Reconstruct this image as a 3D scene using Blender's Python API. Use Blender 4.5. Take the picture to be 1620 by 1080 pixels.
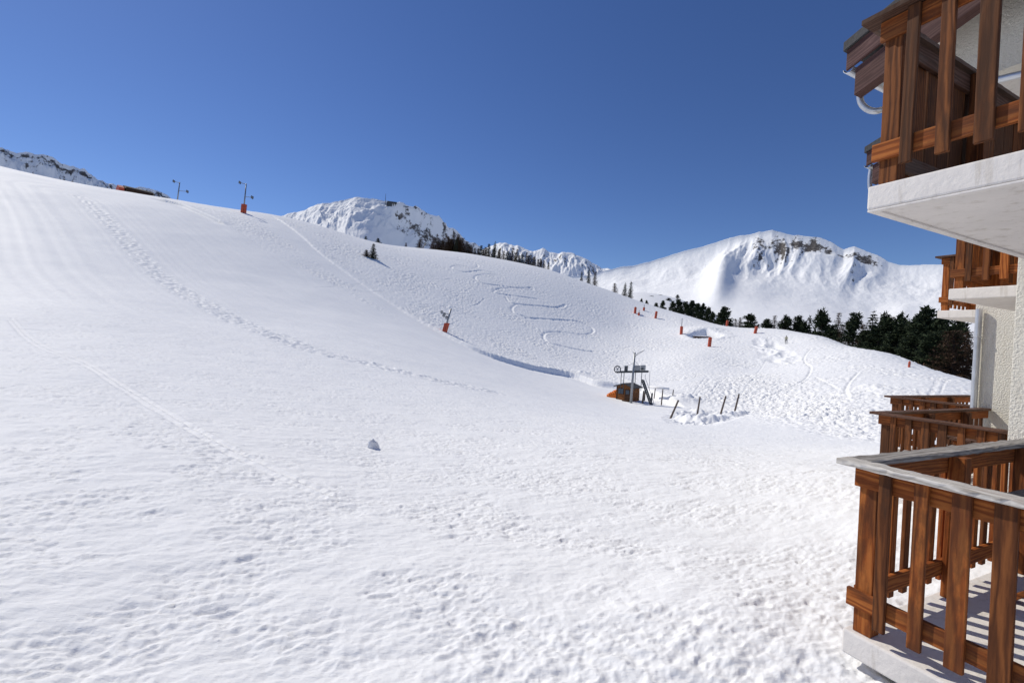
import bpy, bmesh, math, random
import numpy as np
from mathutils import Vector, Matrix

for o in list(bpy.data.objects):
    bpy.data.objects.remove(o)
SC = bpy.context.scene
COL = SC.collection
random.seed(7)
RNG = np.random.default_rng(7)

# ------------------------------------------------------------------ camera, sky, sun
FPX, PITCH, ROLL, EYE = 732.37, 0.0048, 0.0541, 1.65
cam_d = bpy.data.cameras.new('camera')
cam = bpy.data.objects.new('camera', cam_d)
COL.objects.link(cam)
SC.camera = cam
cam_d.sensor_width = 36.0
cam_d.lens = 36.0 * FPX / 1620.0
cam_d.clip_start = 0.05
cam_d.clip_end = 30000
_c, _s = math.cos(ROLL), math.sin(ROLL)
_fw = Vector((0, math.cos(PITCH), -math.sin(PITCH)))
_up = Vector((0, math.sin(PITCH), math.cos(PITCH)))
_rt = Vector((1, 0, 0))
cx = _rt * _c + _up * _s
cy = _up * _c - _rt * _s
# image right r = X*c - Y*s ; up = X*s + Y*c
m = Matrix.Identity(4)
for i in range(3):
    m[i][0] = cx[i]; m[i][1] = cy[i]; m[i][2] = -_fw[i]
m[2][3] = EYE
cam.matrix_world = m

SUN_AZ, SUN_EL = math.radians(-57), math.radians(45.5)
world = bpy.data.worlds.new('World')
SC.world = world
world.use_nodes = True
nt = world.node_tree
sky = nt.nodes.new('ShaderNodeTexSky')
sky.sky_type = 'NISHITA'
sky.sun_disc = False
sky.sun_elevation = SUN_EL
sky.sun_rotation = SUN_AZ
sky.altitude = 2300
sky.air_density = 1.0
sky.dust_density = 0.4
sky.ozone_density = 3.0
hs = nt.nodes.new('ShaderNodeHueSaturation')
hs.inputs['Saturation'].default_value = 1.17; hs.inputs['Hue'].default_value = .512
nt.links.new(sky.outputs[0], hs.inputs['Color'])
nt.links.new(hs.outputs[0], nt.nodes['Background'].inputs[0])
nt.nodes['Background'].inputs[1].default_value = 0.10
sl = bpy.data.lights.new('sun', 'SUN')
sl.energy = 3.5
sl.angle = math.radians(0.53)
sl.color = (1.0, 0.945, 0.825)
sun = bpy.data.objects.new('sun', sl)
COL.objects.link(sun)
sd = Vector((math.sin(SUN_AZ) * math.cos(SUN_EL), math.cos(SUN_AZ) * math.cos(SUN_EL), math.sin(SUN_EL)))
sun.rotation_euler = (-sd).to_track_quat('-Z', 'Y').to_euler()
sun.location = (-60, 50, 90)
SC.view_settings.view_transform = 'Standard'
SC.view_settings.look = 'None'
SC.view_settings.gamma = 1
SC.view_settings.exposure = 0.0

# ------------------------------------------------------------------ sight lines of the camera (used once to survey where things stand)
CAMP = np.array([0, 0, EYE])
def ray(u, v):
    X = (u - 810) / FPX; Y = (540 - v) / FPX
    r = X * _c - Y * _s; up = X * _s + Y * _c
    return np.array([r, math.cos(PITCH) + up * math.sin(PITCH), -math.sin(PITCH) + up * math.cos(PITCH)])
def az_e(u, v):
    d = ray(u, v); h = math.hypot(d[0], d[1])
    return math.atan2(d[0], d[1]), d[2] / h

# frame of the building: S runs along the side railings into the house, F along the fronts towards the camera
_a = .4502
FV = np.array([math.sin(_a), -math.cos(_a), 0]); SV = np.array([math.cos(_a), math.sin(_a), 0]); C1 = np.array([2.1353, 2.849, 0])
def L(s, a, z): return C1 + SV * s - FV * a + np.array([0, 0, z])
# ------------------------------------------------------------------ noise
def _grad(ix, iy, seed):
    h = (ix.astype(np.int64) * 374761393 + iy.astype(np.int64) * 668265263 + seed * 1442695041) & 0xffffffff
    h = ((h ^ (h >> 13)) * 1274126177) & 0xffffffff
    h = (h ^ (h >> 16)) & 0xffff
    a = h * (2 * math.pi / 65536.0)
    return np.cos(a), np.sin(a)
def pn(x, y, seed=0):
    x0 = np.floor(x); y0 = np.floor(y); fx = x - x0; fy = y - y0
    ux = fx * fx * fx * (fx * (fx * 6 - 15) + 10); uy = fy * fy * fy * (fy * (fy * 6 - 15) + 10)
    def g(dx, dy):
        a, b = _grad(x0 + dx, y0 + dy, seed)
        return a * (fx - dx) + b * (fy - dy)
    n0 = g(0, 0) * (1 - ux) + g(1, 0) * ux
    n1 = g(0, 1) * (1 - ux) + g(1, 1) * ux
    return (n0 * (1 - uy) + n1 * uy) * 1.5
def fbm(x, y, seed, octv=4, gain=0.5):
    t = np.zeros_like(x); a = 1.0; f = 1.0
    for i in range(octv):
        t += a * pn(x * f, y * f, seed + i); a *= gain; f *= 2.03
    return t
def ridged(x, y, seed, octv=4, gain=.5):
    t = np.zeros_like(x); a = 1.0; f = 1.0
    for i in range(octv):
        t += a * (1 - np.abs(pn(x * f, y * f, seed + i)) * 2); a *= gain; f *= 2.07
    return t
def sstep(a, b, x):
    t = np.clip((x - a) / (b - a), 0, 1)
    return t * t * (3 - 2 * t)

# ------------------------------------------------------------------ the lie of the land: surveyed points (sight line u, v and distance in metres)
SURVEY = [
 # skyline of the near slope
 (-170,215,141.1),(0,265,141.1),(120,293,148.5),(200,313,156),(260,317,156),(330,326,146.6),(390,337,130.4),(450,343,152.2),(520,363,158.6),
 (590,386,166.4),(640,391,175.5),(740,402,182),(870,427,182),(960,457,175.5),(1010,476,169),(1090,499,158.6),(1150,516,148.5),(1240,521,142.6),
 (1300,529,126),(1330,546,108),(1420,561,98),(1530,599,80),(1620,630,68),(1720,665,56),
 # left column
 (-170,1080,3.9),(-170,720,10),(-170,480,38),(-170,350,73.5),
 (0,1080,3.6),(0,700,10),(0,580,18),(0,481,36),(0,380,67.98),
 (300,1080,3.08),(300,850,5.2),(300,700,9.2),(300,600,18),(300,500,42),(300,420,73.5),
 (600,1080,2.68),(600,900,4.1),(600,705,10.2),(600,600,25),(620,560,40),(600,470,82.08),
 (800,1080,2.62),(800,700,11.5),(800,620,34),(760,560,62.62),(800,480,113.3),
 (1000,1080,2.75),(1000,900,4.4),(1000,750,8.6),(1000,680,18),(1000,637,52),(1000,580,88),(1000,520,133.9),
 (1150,655,46),(1100,610,62.62),(1100,560,94.08),(1130,540,120),
 (1200,1080,3.05),(1200,900,4.9),(1200,800,7.3),(1200,720,14),(1200,680,30),(1200,640,54),(1200,585,85.78),(1240,545,118.2),
 (1370,860,6.1),(1370,700,24),(1390,650,42),(1400,620,54),(1440,590,74),
 (1560,800,8),(1560,720,22),(1560,660,45),
 (1800,900,8),(1800,760,24),
]
BACK = [  # behind the crest: azimuth from u, distance, height of ground seen from the eye
 (-170,205,.15),(0,212,.13),(260,215,.12),(450,220,.14),(640,250,.11),(740,250,.105),(870,255,.085),(960,240,.045),
 (1240,170,-.025),(1300,165,-.035),(1420,140,-.05),(1530,115,-.07),(1620,100,-.085),(1750,90,-.09),
 (0,400,.02),(450,400,.02),(740,420,.02),(1200,420,-.03),(1500,400,-.06),(1750,400,-.08),
 (0,1500,-.02),(700,1500,-.02),(1300,1500,-.03),(1750,1500,-.05),
 (0,9000,-.01),(700,9000,-.01),(1300,9000,-.01),(1750,9000,-.01),
]
SURVEY_BACK2 = [(1010,469,290),(1060,471,310),(1110,486,310),(1145,508,290),(1010,474,400),(1110,505,400)]
KAZ, Z0 = 1.6, -1.9
def _anchors():
    P = []; G = []
    for u, v, d in SURVEY + SURVEY_BACK2:
        a, e = az_e(u, v); P.append((a * KAZ, math.log(d))); G.append((e * d - Z0) / d)
    for u, d, e in BACK:
        a, _ = az_e(u, 540); P.append((a * KAZ, math.log(d))); G.append((e * d - Z0) / d)
    for s_, a_, z_ in ((-.15, -.3, -.2), (-.3, .6, -.22), (-.2, -1.5, -.18), (-1.0, -.4, -.26), (.6, .7, -.26), (1.5, -.5, -.24), (2.5, 1.5, -.35), (1.2, -1.9, -.18)):
        p = L(s_, a_, 0); d = math.hypot(p[0], p[1]); P.append((math.atan2(p[0], p[1]) * KAZ, math.log(d))); G.append((z_ - EYE - Z0) / d)
    for a in (-60, -30, 0, 30, 50):
        P.append((math.radians(a) * KAZ, math.log(.5))); G.append(0.0)
    return np.array(P), np.array(G)
AP, AG = _anchors()
def _tps(r2):
    return np.where(r2 > 1e-12, 0.5 * r2 * np.log(np.maximum(r2, 1e-12)), 0)
def _fit(P, G, lam=0.004):
    n = len(P)
    K = _tps(((P[:, None] - P[None]) ** 2).sum(-1)) + lam * np.eye(n)
    Q = np.hstack([np.ones((n, 1)), P])
    A = np.block([[K, Q], [Q.T, np.zeros((3, 3))]])
    return np.linalg.solve(A, np.concatenate([G, np.zeros(3)]))
W = _fit(AP, AG)
AZMIN, AZMAX = math.radians(-62), math.radians(60)
def base_polar(az, d):
    """ground height above the floor level (z = 0) of the near balcony"""
    shp = az.shape; az = az.ravel(); d = d.ravel()
    p0 = np.clip(az, AZMIN, AZMAX) * KAZ; p1 = np.log(np.maximum(d, .5))
    g = np.empty_like(p0)
    for i in range(0, len(p0), 100000):
        sl_ = slice(i, i + 100000)
        r2 = (p0[sl_, None] - AP[None, :, 0]) ** 2 + (p1[sl_, None] - AP[None, :, 1]) ** 2
        g[sl_] = _tps(r2) @ W[:-3] + W[-3] + W[-2] * p0[sl_] + W[-1] * p1[sl_]
    over = np.maximum(np.maximum(AZMIN - az, az - AZMAX), 0)
    k = np.clip(1 - over / math.radians(70), 0, 1)
    k = k * k * (3 - 2 * k)
    z = Z0 + g * k * d + EYE
    return z.reshape(shp)
def base_xy(x, y):
    x = np.atleast_1d(np.asarray(x, float)); y = np.atleast_1d(np.asarray(y, float))
    return base_polar(np.arctan2(x, y), np.hypot(x, y))
def ground_at(u, v, dmin=1.5, dmax=230):
    a, e = az_e(u, v)
    d = np.exp(np.linspace(math.log(dmin), math.log(dmax), 2500))
    z = base_polar(np.full_like(d, a), d) - EYE
    hit = np.nonzero(z >= e * d)[0]
    k = hit[0] if len(hit) else int(np.argmax(z / d - e))
    return np.array([math.sin(a) * d[k], math.cos(a) * d[k]])
def at_dist(u, d):
    a, _ = az_e(u, 500)
    return np.array([math.sin(a) * d, math.cos(a) * d])

# ------------------------------------------------------------------ helpers: materials
def new_mat(name):
    mt = bpy.data.materials.new(name); mt.use_nodes = True
    n = mt.node_tree.nodes; return mt, mt.node_tree, n['Principled BSDF'], n, mt.node_tree.links
def N(n, typ, **kw):
    nd = n.new(typ)
    for k, v in kw.items():
        if k in nd.inputs: nd.inputs[k].default_value = v
        else: setattr(nd, k, v)
    return nd
def ramp(n, stops):
    r = n.new('ShaderNodeValToRGB'); e = r.color_ramp.elements
    while len(e) < len(stops): e.new(0.5)
    for el, (p, c) in zip(e, stops):
        el.position = p; el.color = (c[0], c[1], c[2], 1)
    return r
def plain_mat(name, col, rough=.6, metal=0.0, var=.25, scale=4.0, bump=0.0, bscale=30.0):
    mt, t, b, n, l = new_mat(name)
    tc = N(n, 'ShaderNodeTexCoord'); nz = N(n, 'ShaderNodeTexNoise', Scale=scale, Detail=6.0, Roughness=.6)
    l.new(tc.outputs['Object'], nz.inputs['Vector'])
    r = ramp(n, [(.3, [c * (1 - var) for c in col]), (.7, [min(1, c * (1 + var)) for c in col])])
    l.new(nz.outputs['Fac'], r.inputs[0]); l.new(r.outputs[0], b.inputs['Base Color'])
    b.inputs['Roughness'].default_value = rough; b.inputs['Metallic'].default_value = metal
    if bump:
        n2 = N(n, 'ShaderNodeTexNoise', Scale=bscale, Detail=5.0)
        l.new(tc.outputs['Object'], n2.inputs['Vector'])
        bp = N(n, 'ShaderNodeBump', Strength=bump, Distance=.02)
        l.new(n2.outputs['Fac'], bp.inputs['Height']); l.new(bp.outputs[0], b.inputs['Normal'])
    return mt

def snow_mat():
    mt, t, b, n, l = new_mat('snow')
    tc = N(n, 'ShaderNodeTexCoord')
    nz = N(n, 'ShaderNodeTexNoise', Scale=.35, Detail=6.0, Roughness=.6)
    l.new(tc.outputs['Object'], nz.inputs['Vector'])
    r = ramp(n, [(.3, (.87, .875, .885)), (.7, (.915, .915, .915))])
    l.new(nz.outputs['Fac'], r.inputs[0])
    l.new(r.outputs[0], b.inputs['Base Color'])
    b.inputs['Roughness'].default_value = .62
    b.inputs['Specular IOR Level'].default_value = .06
    n1 = N(n, 'ShaderNodeTexNoise', Scale=22.0, Detail=6.0, Roughness=.68)
    mp = N(n, 'ShaderNodeMapping'); mp.inputs['Rotation'].default_value = (0, 0, -.35); mp.inputs['Scale'].default_value = (.6, 1.3, 1)
    l.new(tc.outputs['Object'], mp.inputs['Vector']); l.new(mp.outputs[0], n1.inputs['Vector'])
    b1 = N(n, 'ShaderNodeBump', Strength=.8, Distance=.014)
    l.new(n1.outputs['Fac'], b1.inputs['Height'])
    n2 = N(n, 'ShaderNodeTexNoise', Scale=90.0, Detail=3.0, Roughness=.6)
    l.new(tc.outputs['Object'], n2.inputs['Vector'])
    b2 = N(n, 'ShaderNodeBump', Strength=.3, Distance=.004)
    l.new(n2.outputs['Fac'], b2.inputs['Height']); l.new(b1.outputs[0], b2.inputs['Normal'])
    l.new(b2.outputs[0], b.inputs['Normal'])
    return mt
def mountain_mat():
    mt, t, b, n, l = new_mat('mountain_snow_and_rock')
    at = N(n, 'ShaderNodeAttribute'); at.attribute_name = 'rock'
    tc = N(n, 'ShaderNodeTexCoord')
    nz = N(n, 'ShaderNodeTexNoise', Scale=.045, Detail=10.0, Roughness=.78)
    l.new(tc.outputs['Object'], nz.inputs['Vector'])
    ad = N(n, 'ShaderNodeMath', operation='ADD'); l.new(at.outputs['Fac'], ad.inputs[0])
    ms = N(n, 'ShaderNodeMath', operation='MULTIPLY_ADD'); ms.inputs[1].default_value = 2.0; ms.inputs[2].default_value = -1.0
    l.new(nz.outputs['Fac'], ms.inputs[0]); l.new(ms.outputs[0], ad.inputs[1])
    st = N(n, 'ShaderNodeMapRange', interpolation_type='SMOOTHSTEP')
    st.inputs['From Min'].default_value = .45; st.inputs['From Max'].default_value = .6
    l.new(ad.outputs[0], st.inputs['Value'])
    rk = ramp(n, [(.3, (.055, .05, .048)), (.55, (.12, .108, .10)), (.8, (.24, .22, .21))])
    n3 = N(n, 'ShaderNodeTexNoise', Scale=.15, Detail=6.0); l.new(tc.outputs['Object'], n3.inputs['Vector']); l.new(n3.outputs['Fac'], rk.inputs[0])
    mx = N(n, 'ShaderNodeMix', data_type='RGBA')
    mx.inputs[6].default_value = (.89, .895, .905, 1)
    l.new(st.outputs[0], mx.inputs[0]); l.new(rk.outputs[0], mx.inputs[7])
    l.new(mx.outputs[2], b.inputs['Base Color'])
    b.inputs['Roughness'].default_value = .75; b.inputs['Specular IOR Level'].default_value = .2
    bp = N(n, 'ShaderNodeBump', Strength=.28, Distance=3.0)
    l.new(nz.outputs['Fac'], bp.inputs['Height']); l.new(bp.outputs[0], b.inputs['Normal'])
    return mt
def wood_mat(name, axis, cols, weather=(.042, .022, .013), wamt=.5, rough=.75):
    """stained timber; axis = direction of the grain as a unit vector"""
    mt, t, b, n, l = new_mat(name)
    tc = N(n, 'ShaderNodeTexCoord'); oi = N(n, 'ShaderNodeObjectInfo')
    # rotate so that the grain runs along local Z
    ax = Vector(axis).normalized(); q = ax.rotation_difference(Vector((0, 0, 1))).to_euler()
    mp = N(n, 'ShaderNodeMapping'); mp.inputs['Rotation'].default_value = q
    l.new(tc.outputs['Object'], mp.inputs['Vector'])
    of = N(n, 'ShaderNodeVectorMath', operation='SCALE'); of.inputs[0].default_value = (13.7, 7.3, 29.1)
    l.new(oi.outputs['Random'], of.inputs['Scale'])
    ad = N(n, 'ShaderNodeVectorMath', operation='ADD'); l.new(mp.outputs[0], ad.inputs[0]); l.new(of.outputs[0], ad.inputs[1])
    sc = N(n, 'ShaderNodeMapping'); sc.inputs['Scale'].default_value = (1, 1, .09)
    l.new(ad.outputs[0], sc.inputs['Vector'])
    g = N(n, 'ShaderNodeTexNoise', Scale=70.0, Detail=8.0, Roughness=.72, Distortion=.9)
    l.new(sc.outputs[0], g.inputs['Vector'])
    wv = N(n, 'ShaderNodeTexWave', Scale=16.0, Distortion=14.0, Detail=4.0); wv.inputs['Detail Scale'].default_value = .8
    l.new(sc.outputs[0], wv.inputs['Vector'])
    mxf = N(n, 'ShaderNodeMath', operation='MULTIPLY_ADD'); mxf.inputs[1].default_value = .45
    hf = N(n, 'ShaderNodeMath', operation='MULTIPLY'); hf.inputs[1].default_value = .6
    l.new(g.outputs['Fac'], hf.inputs[0]); l.new(wv.outputs['Fac'], mxf.inputs[0]); l.new(hf.outputs[0], mxf.inputs[2])
    r = ramp(n, [(.2, cols[0]), (.5, cols[1]), (.8, cols[2])])
    l.new(mxf.outputs[0], r.inputs[0])
    lo = N(n, 'ShaderNodeTexNoise', Scale=3.2, Detail=7.0, Roughness=.7)
    sc2 = N(n, 'ShaderNodeMapping'); sc2.inputs['Scale'].default_value = (1.6, 1.6, .5)
    l.new(ad.outputs[0], sc2.inputs['Vector']); l.new(sc2.outputs[0], lo.inputs['Vector'])
    ofs = N(n, 'ShaderNodeMath', operation='MULTIPLY_ADD'); ofs.inputs[1].default_value = .30; ofs.inputs[2].default_value = -.15
    l.new(oi.outputs['Random'], ofs.inputs[0])
    su = N(n, 'ShaderNodeMath', operation='ADD'); l.new(lo.outputs['Fac'], su.inputs[0]); l.new(ofs.outputs[0], su.inputs[1])
    st = N(n, 'ShaderNodeMapRange', interpolation_type='SMOOTHSTEP')
    st.inputs['From Min'].default_value = .43; st.inputs['From Max'].default_value = .60; st.inputs['To Max'].default_value = wamt
    l.new(su.outputs[0], st.inputs['Value'])
    mx = N(n, 'ShaderNodeMix', data_type='RGBA'); mx.inputs[7].default_value = (*weather, 1)
    l.new(st.outputs[0], mx.inputs[0]); l.new(r.outputs[0], mx.inputs[6])
    l.new(mx.outputs[2], b.inputs['Base Color'])
    b.inputs['Roughness'].default_value = rough; b.inputs['Specular IOR Level'].default_value = .18
    bp = N(n, 'ShaderNodeBump', Strength=.5, Distance=.004)
    l.new(mxf.outputs[0], bp.inputs['Height']); l.new(bp.outputs[0], b.inputs['Normal'])
    return mt
def stucco_mat(name, col, scale=55.0, strength=.8, dist=.012, stain=.08):
    mt, t, b, n, l = new_mat(name)
    tc = N(n, 'ShaderNodeTexCoord')
    lo = N(n, 'ShaderNodeTexNoise', Scale=2.5, Detail=7.0, Roughness=.65); l.new(tc.outputs['Object'], lo.inputs['Vector'])
    r = ramp(n, [(.3, [c * (1 - stain * 1.5) for c in col]), (.6, col)]); l.new(lo.outputs['Fac'], r.inputs[0])
    mp = N(n, 'ShaderNodeMapping'); mp.inputs['Scale'].default_value = (7, 7, .9); l.new(tc.outputs['Object'], mp.inputs['Vector'])
    dr = N(n, 'ShaderNodeTexNoise', Scale=1.4, Detail=8.0, Roughness=.75); l.new(mp.outputs[0], dr.inputs['Vector'])
    r2 = ramp(n, [(.34, [1 - stain * 3.0, 1 - stain * 3.3, 1 - stain * 3.8]), (.47, (1, 1, 1))]); l.new(dr.outputs['Fac'], r2.inputs[0])
    ml = N(n, 'ShaderNodeMix', data_type='RGBA', blend_type='MULTIPLY'); ml.inputs[0].default_value = 1.0
    l.new(r.outputs[0], ml.inputs[6]); l.new(r2.outputs[0], ml.inputs[7])
    l.new(ml.outputs[2], b.inputs['Base Color']); b.inputs['Roughness'].default_value = .9
    b.inputs['Specular IOR Level'].default_value = .15
    nz = N(n, 'ShaderNodeTexNoise', Scale=scale, Detail=4.0, Roughness=.6); l.new(tc.outputs['Object'], nz.inputs['Vector'])
    bp = N(n, 'ShaderNodeBump', Strength=strength, Distance=dist)
    l.new(nz.outputs['Fac'], bp.inputs['Height']); l.new(bp.outputs[0], b.inputs['Normal'])
    return mt

# ------------------------------------------------------------------ helpers: meshes and objects
class MB:
    def __init__(s): s.v = []; s.f = []
    def add(s, V, F):
        k = len(s.v); s.v += [tuple(map(float, p)) for p in V]; s.f += [tuple(i + k for i in f) for f in F]; return s
    def frame_box(s, c, ex, ey, ez):
        """box about centre c with half extents as vectors"""
        c, ex, ey, ez = map(np.asarray, (c, ex, ey, ez))
        V = [c + a * ex + b * ey + d * ez for a in (-1, 1) for b in (-1, 1) for d in (-1, 1)]
        F = [(0, 1, 3, 2), (4, 6, 7, 5), (0, 4, 5, 1), (2, 3, 7, 6), (0, 2, 6, 4), (1, 5, 7, 3)]
        if np.dot(np.cross(ex, ey), ez) < 0: F = [f[::-1] for f in F]
        return s.add(V, F)
    def box(s, x0, x1, y0, y1, z0, z1):
        return s.frame_box(((x0 + x1) / 2, (y0 + y1) / 2, (z0 + z1) / 2), ((x1 - x0) / 2, 0, 0), (0, (y1 - y0) / 2, 0), (0, 0, (z1 - z0) / 2))
    def bar(s, a, b, w, h, upv=(0, 0, 1)):
        a = np.asarray(a, float); b = np.asarray(b, float); d = b - a; L = np.linalg.norm(d); d /= L
        u = np.asarray(upv, float); sd_ = np.cross(d, u)
        if np.linalg.norm(sd_) < 1e-3: sd_ = np.cross(d, (1, 0, 0))
        sd_ /= np.linalg.norm(sd_); u = np.cross(sd_, d)
        return s.frame_box((a + b) / 2, d * L / 2, sd_ * w / 2, u * h / 2)
    def tube(s, pts, rad, n=8, cap=True):
        pts = [np.asarray(p, float) for p in pts]
        if not hasattr(rad, '__len__'): rad = [rad] * len(pts)
        V = []; F = []; pu = None
        for i, p in enumerate(pts):
            d = pts[min(i + 1, len(pts) - 1)] - pts[max(i - 1, 0)]; d = d / (np.linalg.norm(d) + 1e-9)
            if pu is None: pu = np.array([0, 0, 1.0]) if abs(d[2]) < .9 else np.array([1.0, 0, 0])
            a = np.cross(d, pu); a /= np.linalg.norm(a); b = np.cross(a, d); pu = b
            for k in range(n):
                t = 2 * math.pi * k / n; V.append(p + rad[i] * (math.cos(t) * a + math.sin(t) * b))
        for i in range(len(pts) - 1):
            for k in range(n):
                F.append((i * n + k, i * n + (k + 1) % n, (i + 1) * n + (k + 1) % n, (i + 1) * n + k))
        if cap: F.append(tuple(range(n - 1, -1, -1))); F.append(tuple((len(pts) - 1) * n + k for k in range(n)))
        return s.add(V, [f[::-1] for f in F])
    def prism(s, poly, off):
        """extrude polygon (3-D points) by vector off"""
        P = [np.asarray(p, float) for p in poly]; o = np.asarray(off, float); n = len(P)
        V = P + [p + o for p in P]
        F = [tuple(range(n - 1, -1, -1)), tuple(range(n, 2 * n))] + [(i, (i + 1) % n, n + (i + 1) % n, n + i) for i in range(n)]
        nn = np.cross(P[1] - P[0], P[2] - P[1])
        if np.dot(nn, o) < 0: F = [f[::-1] for f in F]
        return s.add(V, F)
    def ring(s, c, axis, R, r, n=20, m=6):
        c = np.asarray(c, float); ax = np.asarray(axis, float); ax /= np.linalg.norm(ax)
        t = np.cross(ax, (0, 0, 1.0)); 
        if np.linalg.norm(t) < 1e-3: t = np.cross(ax, (1.0, 0, 0))
        t /= np.linalg.norm(t); w = np.cross(ax, t); V = []; F = []
        for i in range(n):
            a = 2 * math.pi * i / n; d = math.cos(a) * t + math.sin(a) * w
            for k in range(m):
                b = 2 * math.pi * k / m; V.append(c + d * (R + r * math.cos(b)) + ax * r * math.sin(b))
        for i in range(n):
            for k in range(m):
                F.append((i * m + k, ((i + 1) % n) * m + k, ((i + 1) % n) * m + (k + 1) % m, i * m + (k + 1) % m))
        return s.add(V, F)

WO = {}   # world origin of the things built here (translation only)
def obj(name, mb, mat, parent=None, origin=None, smooth=False, bevel=0.0):
    me = bpy.data.meshes.new(name)
    po = WO.get(parent.name, np.zeros(3)) if parent else np.zeros(3)
    og = np.asarray(origin, float) if origin is not None else po
    V = np.asarray(mb.v, float) - og
    me.from_pydata([tuple(p) for p in V], [], mb.f); me.update()
    o = bpy.data.objects.new(name, me); COL.objects.link(o)
    me.materials.append(mat)
    if smooth: me.shade_smooth()
    if parent: o.parent = parent; o.location = og - po
    else: o.location = og
    WO[o.name] = og
    if bevel:
        b = o.modifiers.new('bevel', 'BEVEL'); b.width = bevel; b.segments = 2; b.limit_method = 'ANGLE'
    return o
def thing(name, label, cat, loc=(0, 0, 0), group=None):
    o = bpy.data.objects.new(name, None); COL.objects.link(o); o.location = loc; o.empty_display_size = .2
    WO[o.name] = np.asarray(loc, float)
    return tag(o, label, cat, group)
def tag(o, label, cat, group=None):
    o['label'] = label; o['category'] = cat
    if group: o['group'] = group
    return o
def dup(root, loc, rotz=0.0, scale=(1, 1, 1), label=None, group=None):
    r = root.copy(); COL.objects.link(r); r.location = loc; r.rotation_euler = (0, 0, rotz); r.scale = scale
    if label: r['label'] = label
    if group: r['group'] = group
    for ch in list(root.children):
        c = ch.copy(); COL.objects.link(c); c.parent = r
        for g in ch.children:
            d = g.copy(); COL.objects.link(d); d.parent = c
    return r
def drop(root):
    for ch in list(root.children):
        for g in list(ch.children): bpy.data.objects.remove(g)
        bpy.data.objects.remove(ch)
    bpy.data.objects.remove(root)
def grid_mesh(name, X, Y, Z, mat, attr=None, wrap=False):
    nr, nc = X.shape
    V = np.stack([X, Y, Z], -1).reshape(-1, 3).astype(np.float32)
    i = np.arange(nr - 1)[:, None]; ncc = nc if wrap else nc - 1
    j = np.arange(ncc)[None]; j2 = (j + 1) % nc
    Q = np.stack([i * nc + j, i * nc + j2, (i + 1) * nc + j2, (i + 1) * nc + j], -1).reshape(-1, 4).astype(np.int32)
    me = bpy.data.meshes.new(name)
    me.vertices.add(len(V)); me.vertices.foreach_set('co', V.ravel())
    me.loops.add(Q.size); me.loops.foreach_set('vertex_index', Q.ravel())
    me.polygons.add(len(Q)); me.polygons.foreach_set('loop_start', np.arange(0, Q.size, 4, dtype=np.int32))
    me.update(calc_edges=True); me.validate()
    me.shade_smooth()
    if attr is not None:
        a = me.attributes.new('rock', 'FLOAT', 'POINT'); a.data.foreach_set('value', attr.ravel().astype(np.float32))
    me.materials.append(mat)
    o = bpy.data.objects.new(name, me); COL.objects.link(o); o['kind'] = 'structure'
    return o

M = {}
M['snow'] = snow_mat()
M['mountain'] = mountain_mat()

# ------------------------------------------------------------------ snow field: one sheet out to the horizon
def survey_line(px):
    return np.array([ground_at(u, v) for u, v in px])
def resample(P, n):
    P = np.asarray(P, float)
    # Catmull-Rom through points
    Q = []
    m_ = len(P)
    for i in range(m_ - 1):
        p0 = P[max(i - 1, 0)]; p1 = P[i]; p2 = P[i + 1]; p3 = P[min(i + 2, m_ - 1)]
        for t in np.linspace(0, 1, n, endpoint=False):
            Q.append(.5 * ((2 * p1) + (p2 - p0) * t + (2 * p0 - 5 * p1 + 4 * p2 - p3) * t * t + (3 * p1 - p0 - 3 * p2 + p3) * t ** 3))
    Q.append(P[-1]); return np.array(Q)
def line_dist(x, y, P, reach):
    """unsigned distance, signed side and distance along to polyline; far points keep 'reach'"""
    D = np.full(x.shape, reach, float); Sg = np.zeros(x.shape); A = np.zeros(x.shape); acc = 0.0
    for a, b in zip(P[:-1], P[1:]):
        lo = np.minimum(a, b) - reach; hi = np.maximum(a, b) + reach
        mk = (x > lo[0]) & (x < hi[0]) & (y > lo[1]) & (y < hi[1])
        L = np.hypot(*(b - a)) + 1e-9
        if mk.any():
            xx = x[mk] - a[0]; yy = y[mk] - a[1]; dx, dy = (b - a) / L
            t = np.clip(xx * dx + yy * dy, 0, L); ex = xx - t * dx; ey = yy - t * dy
            d = np.hypot(ex, ey); cr = dx * yy - dy * xx
            old = D[mk]; bt = d < old
            D[mk] = np.where(bt, d, old)
            s_ = Sg[mk]; s_[bt] = np.sign(cr[bt]); Sg[mk] = s_
            a_ = A[mk]; a_[bt] = acc + t[bt]; A[mk] = a_
        acc += L
    return D, Sg, A
def in_poly(x, y, P):
    ins = np.zeros(x.shape, bool)
    for a, b in zip(P, np.roll(P, -1, axis=0)):
        c = ((a[1] > y) != (b[1] > y))
        ins ^= c & (x < (b[0] - a[0]) * (y - a[1]) / (b[1] - a[1] + 1e-12) + a[0])
    return ins
def soft_poly(x, y, P, w):
    P = np.asarray(P)
    ins = in_poly(x, y, P); D, _, _ = line_dist(x, y, np.vstack([P, P[:1]]), w)
    return np.where(ins, .5 + .5 * np.clip(D / w, 0, 1), .5 - .5 * np.clip(D / w, 0, 1))

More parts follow.
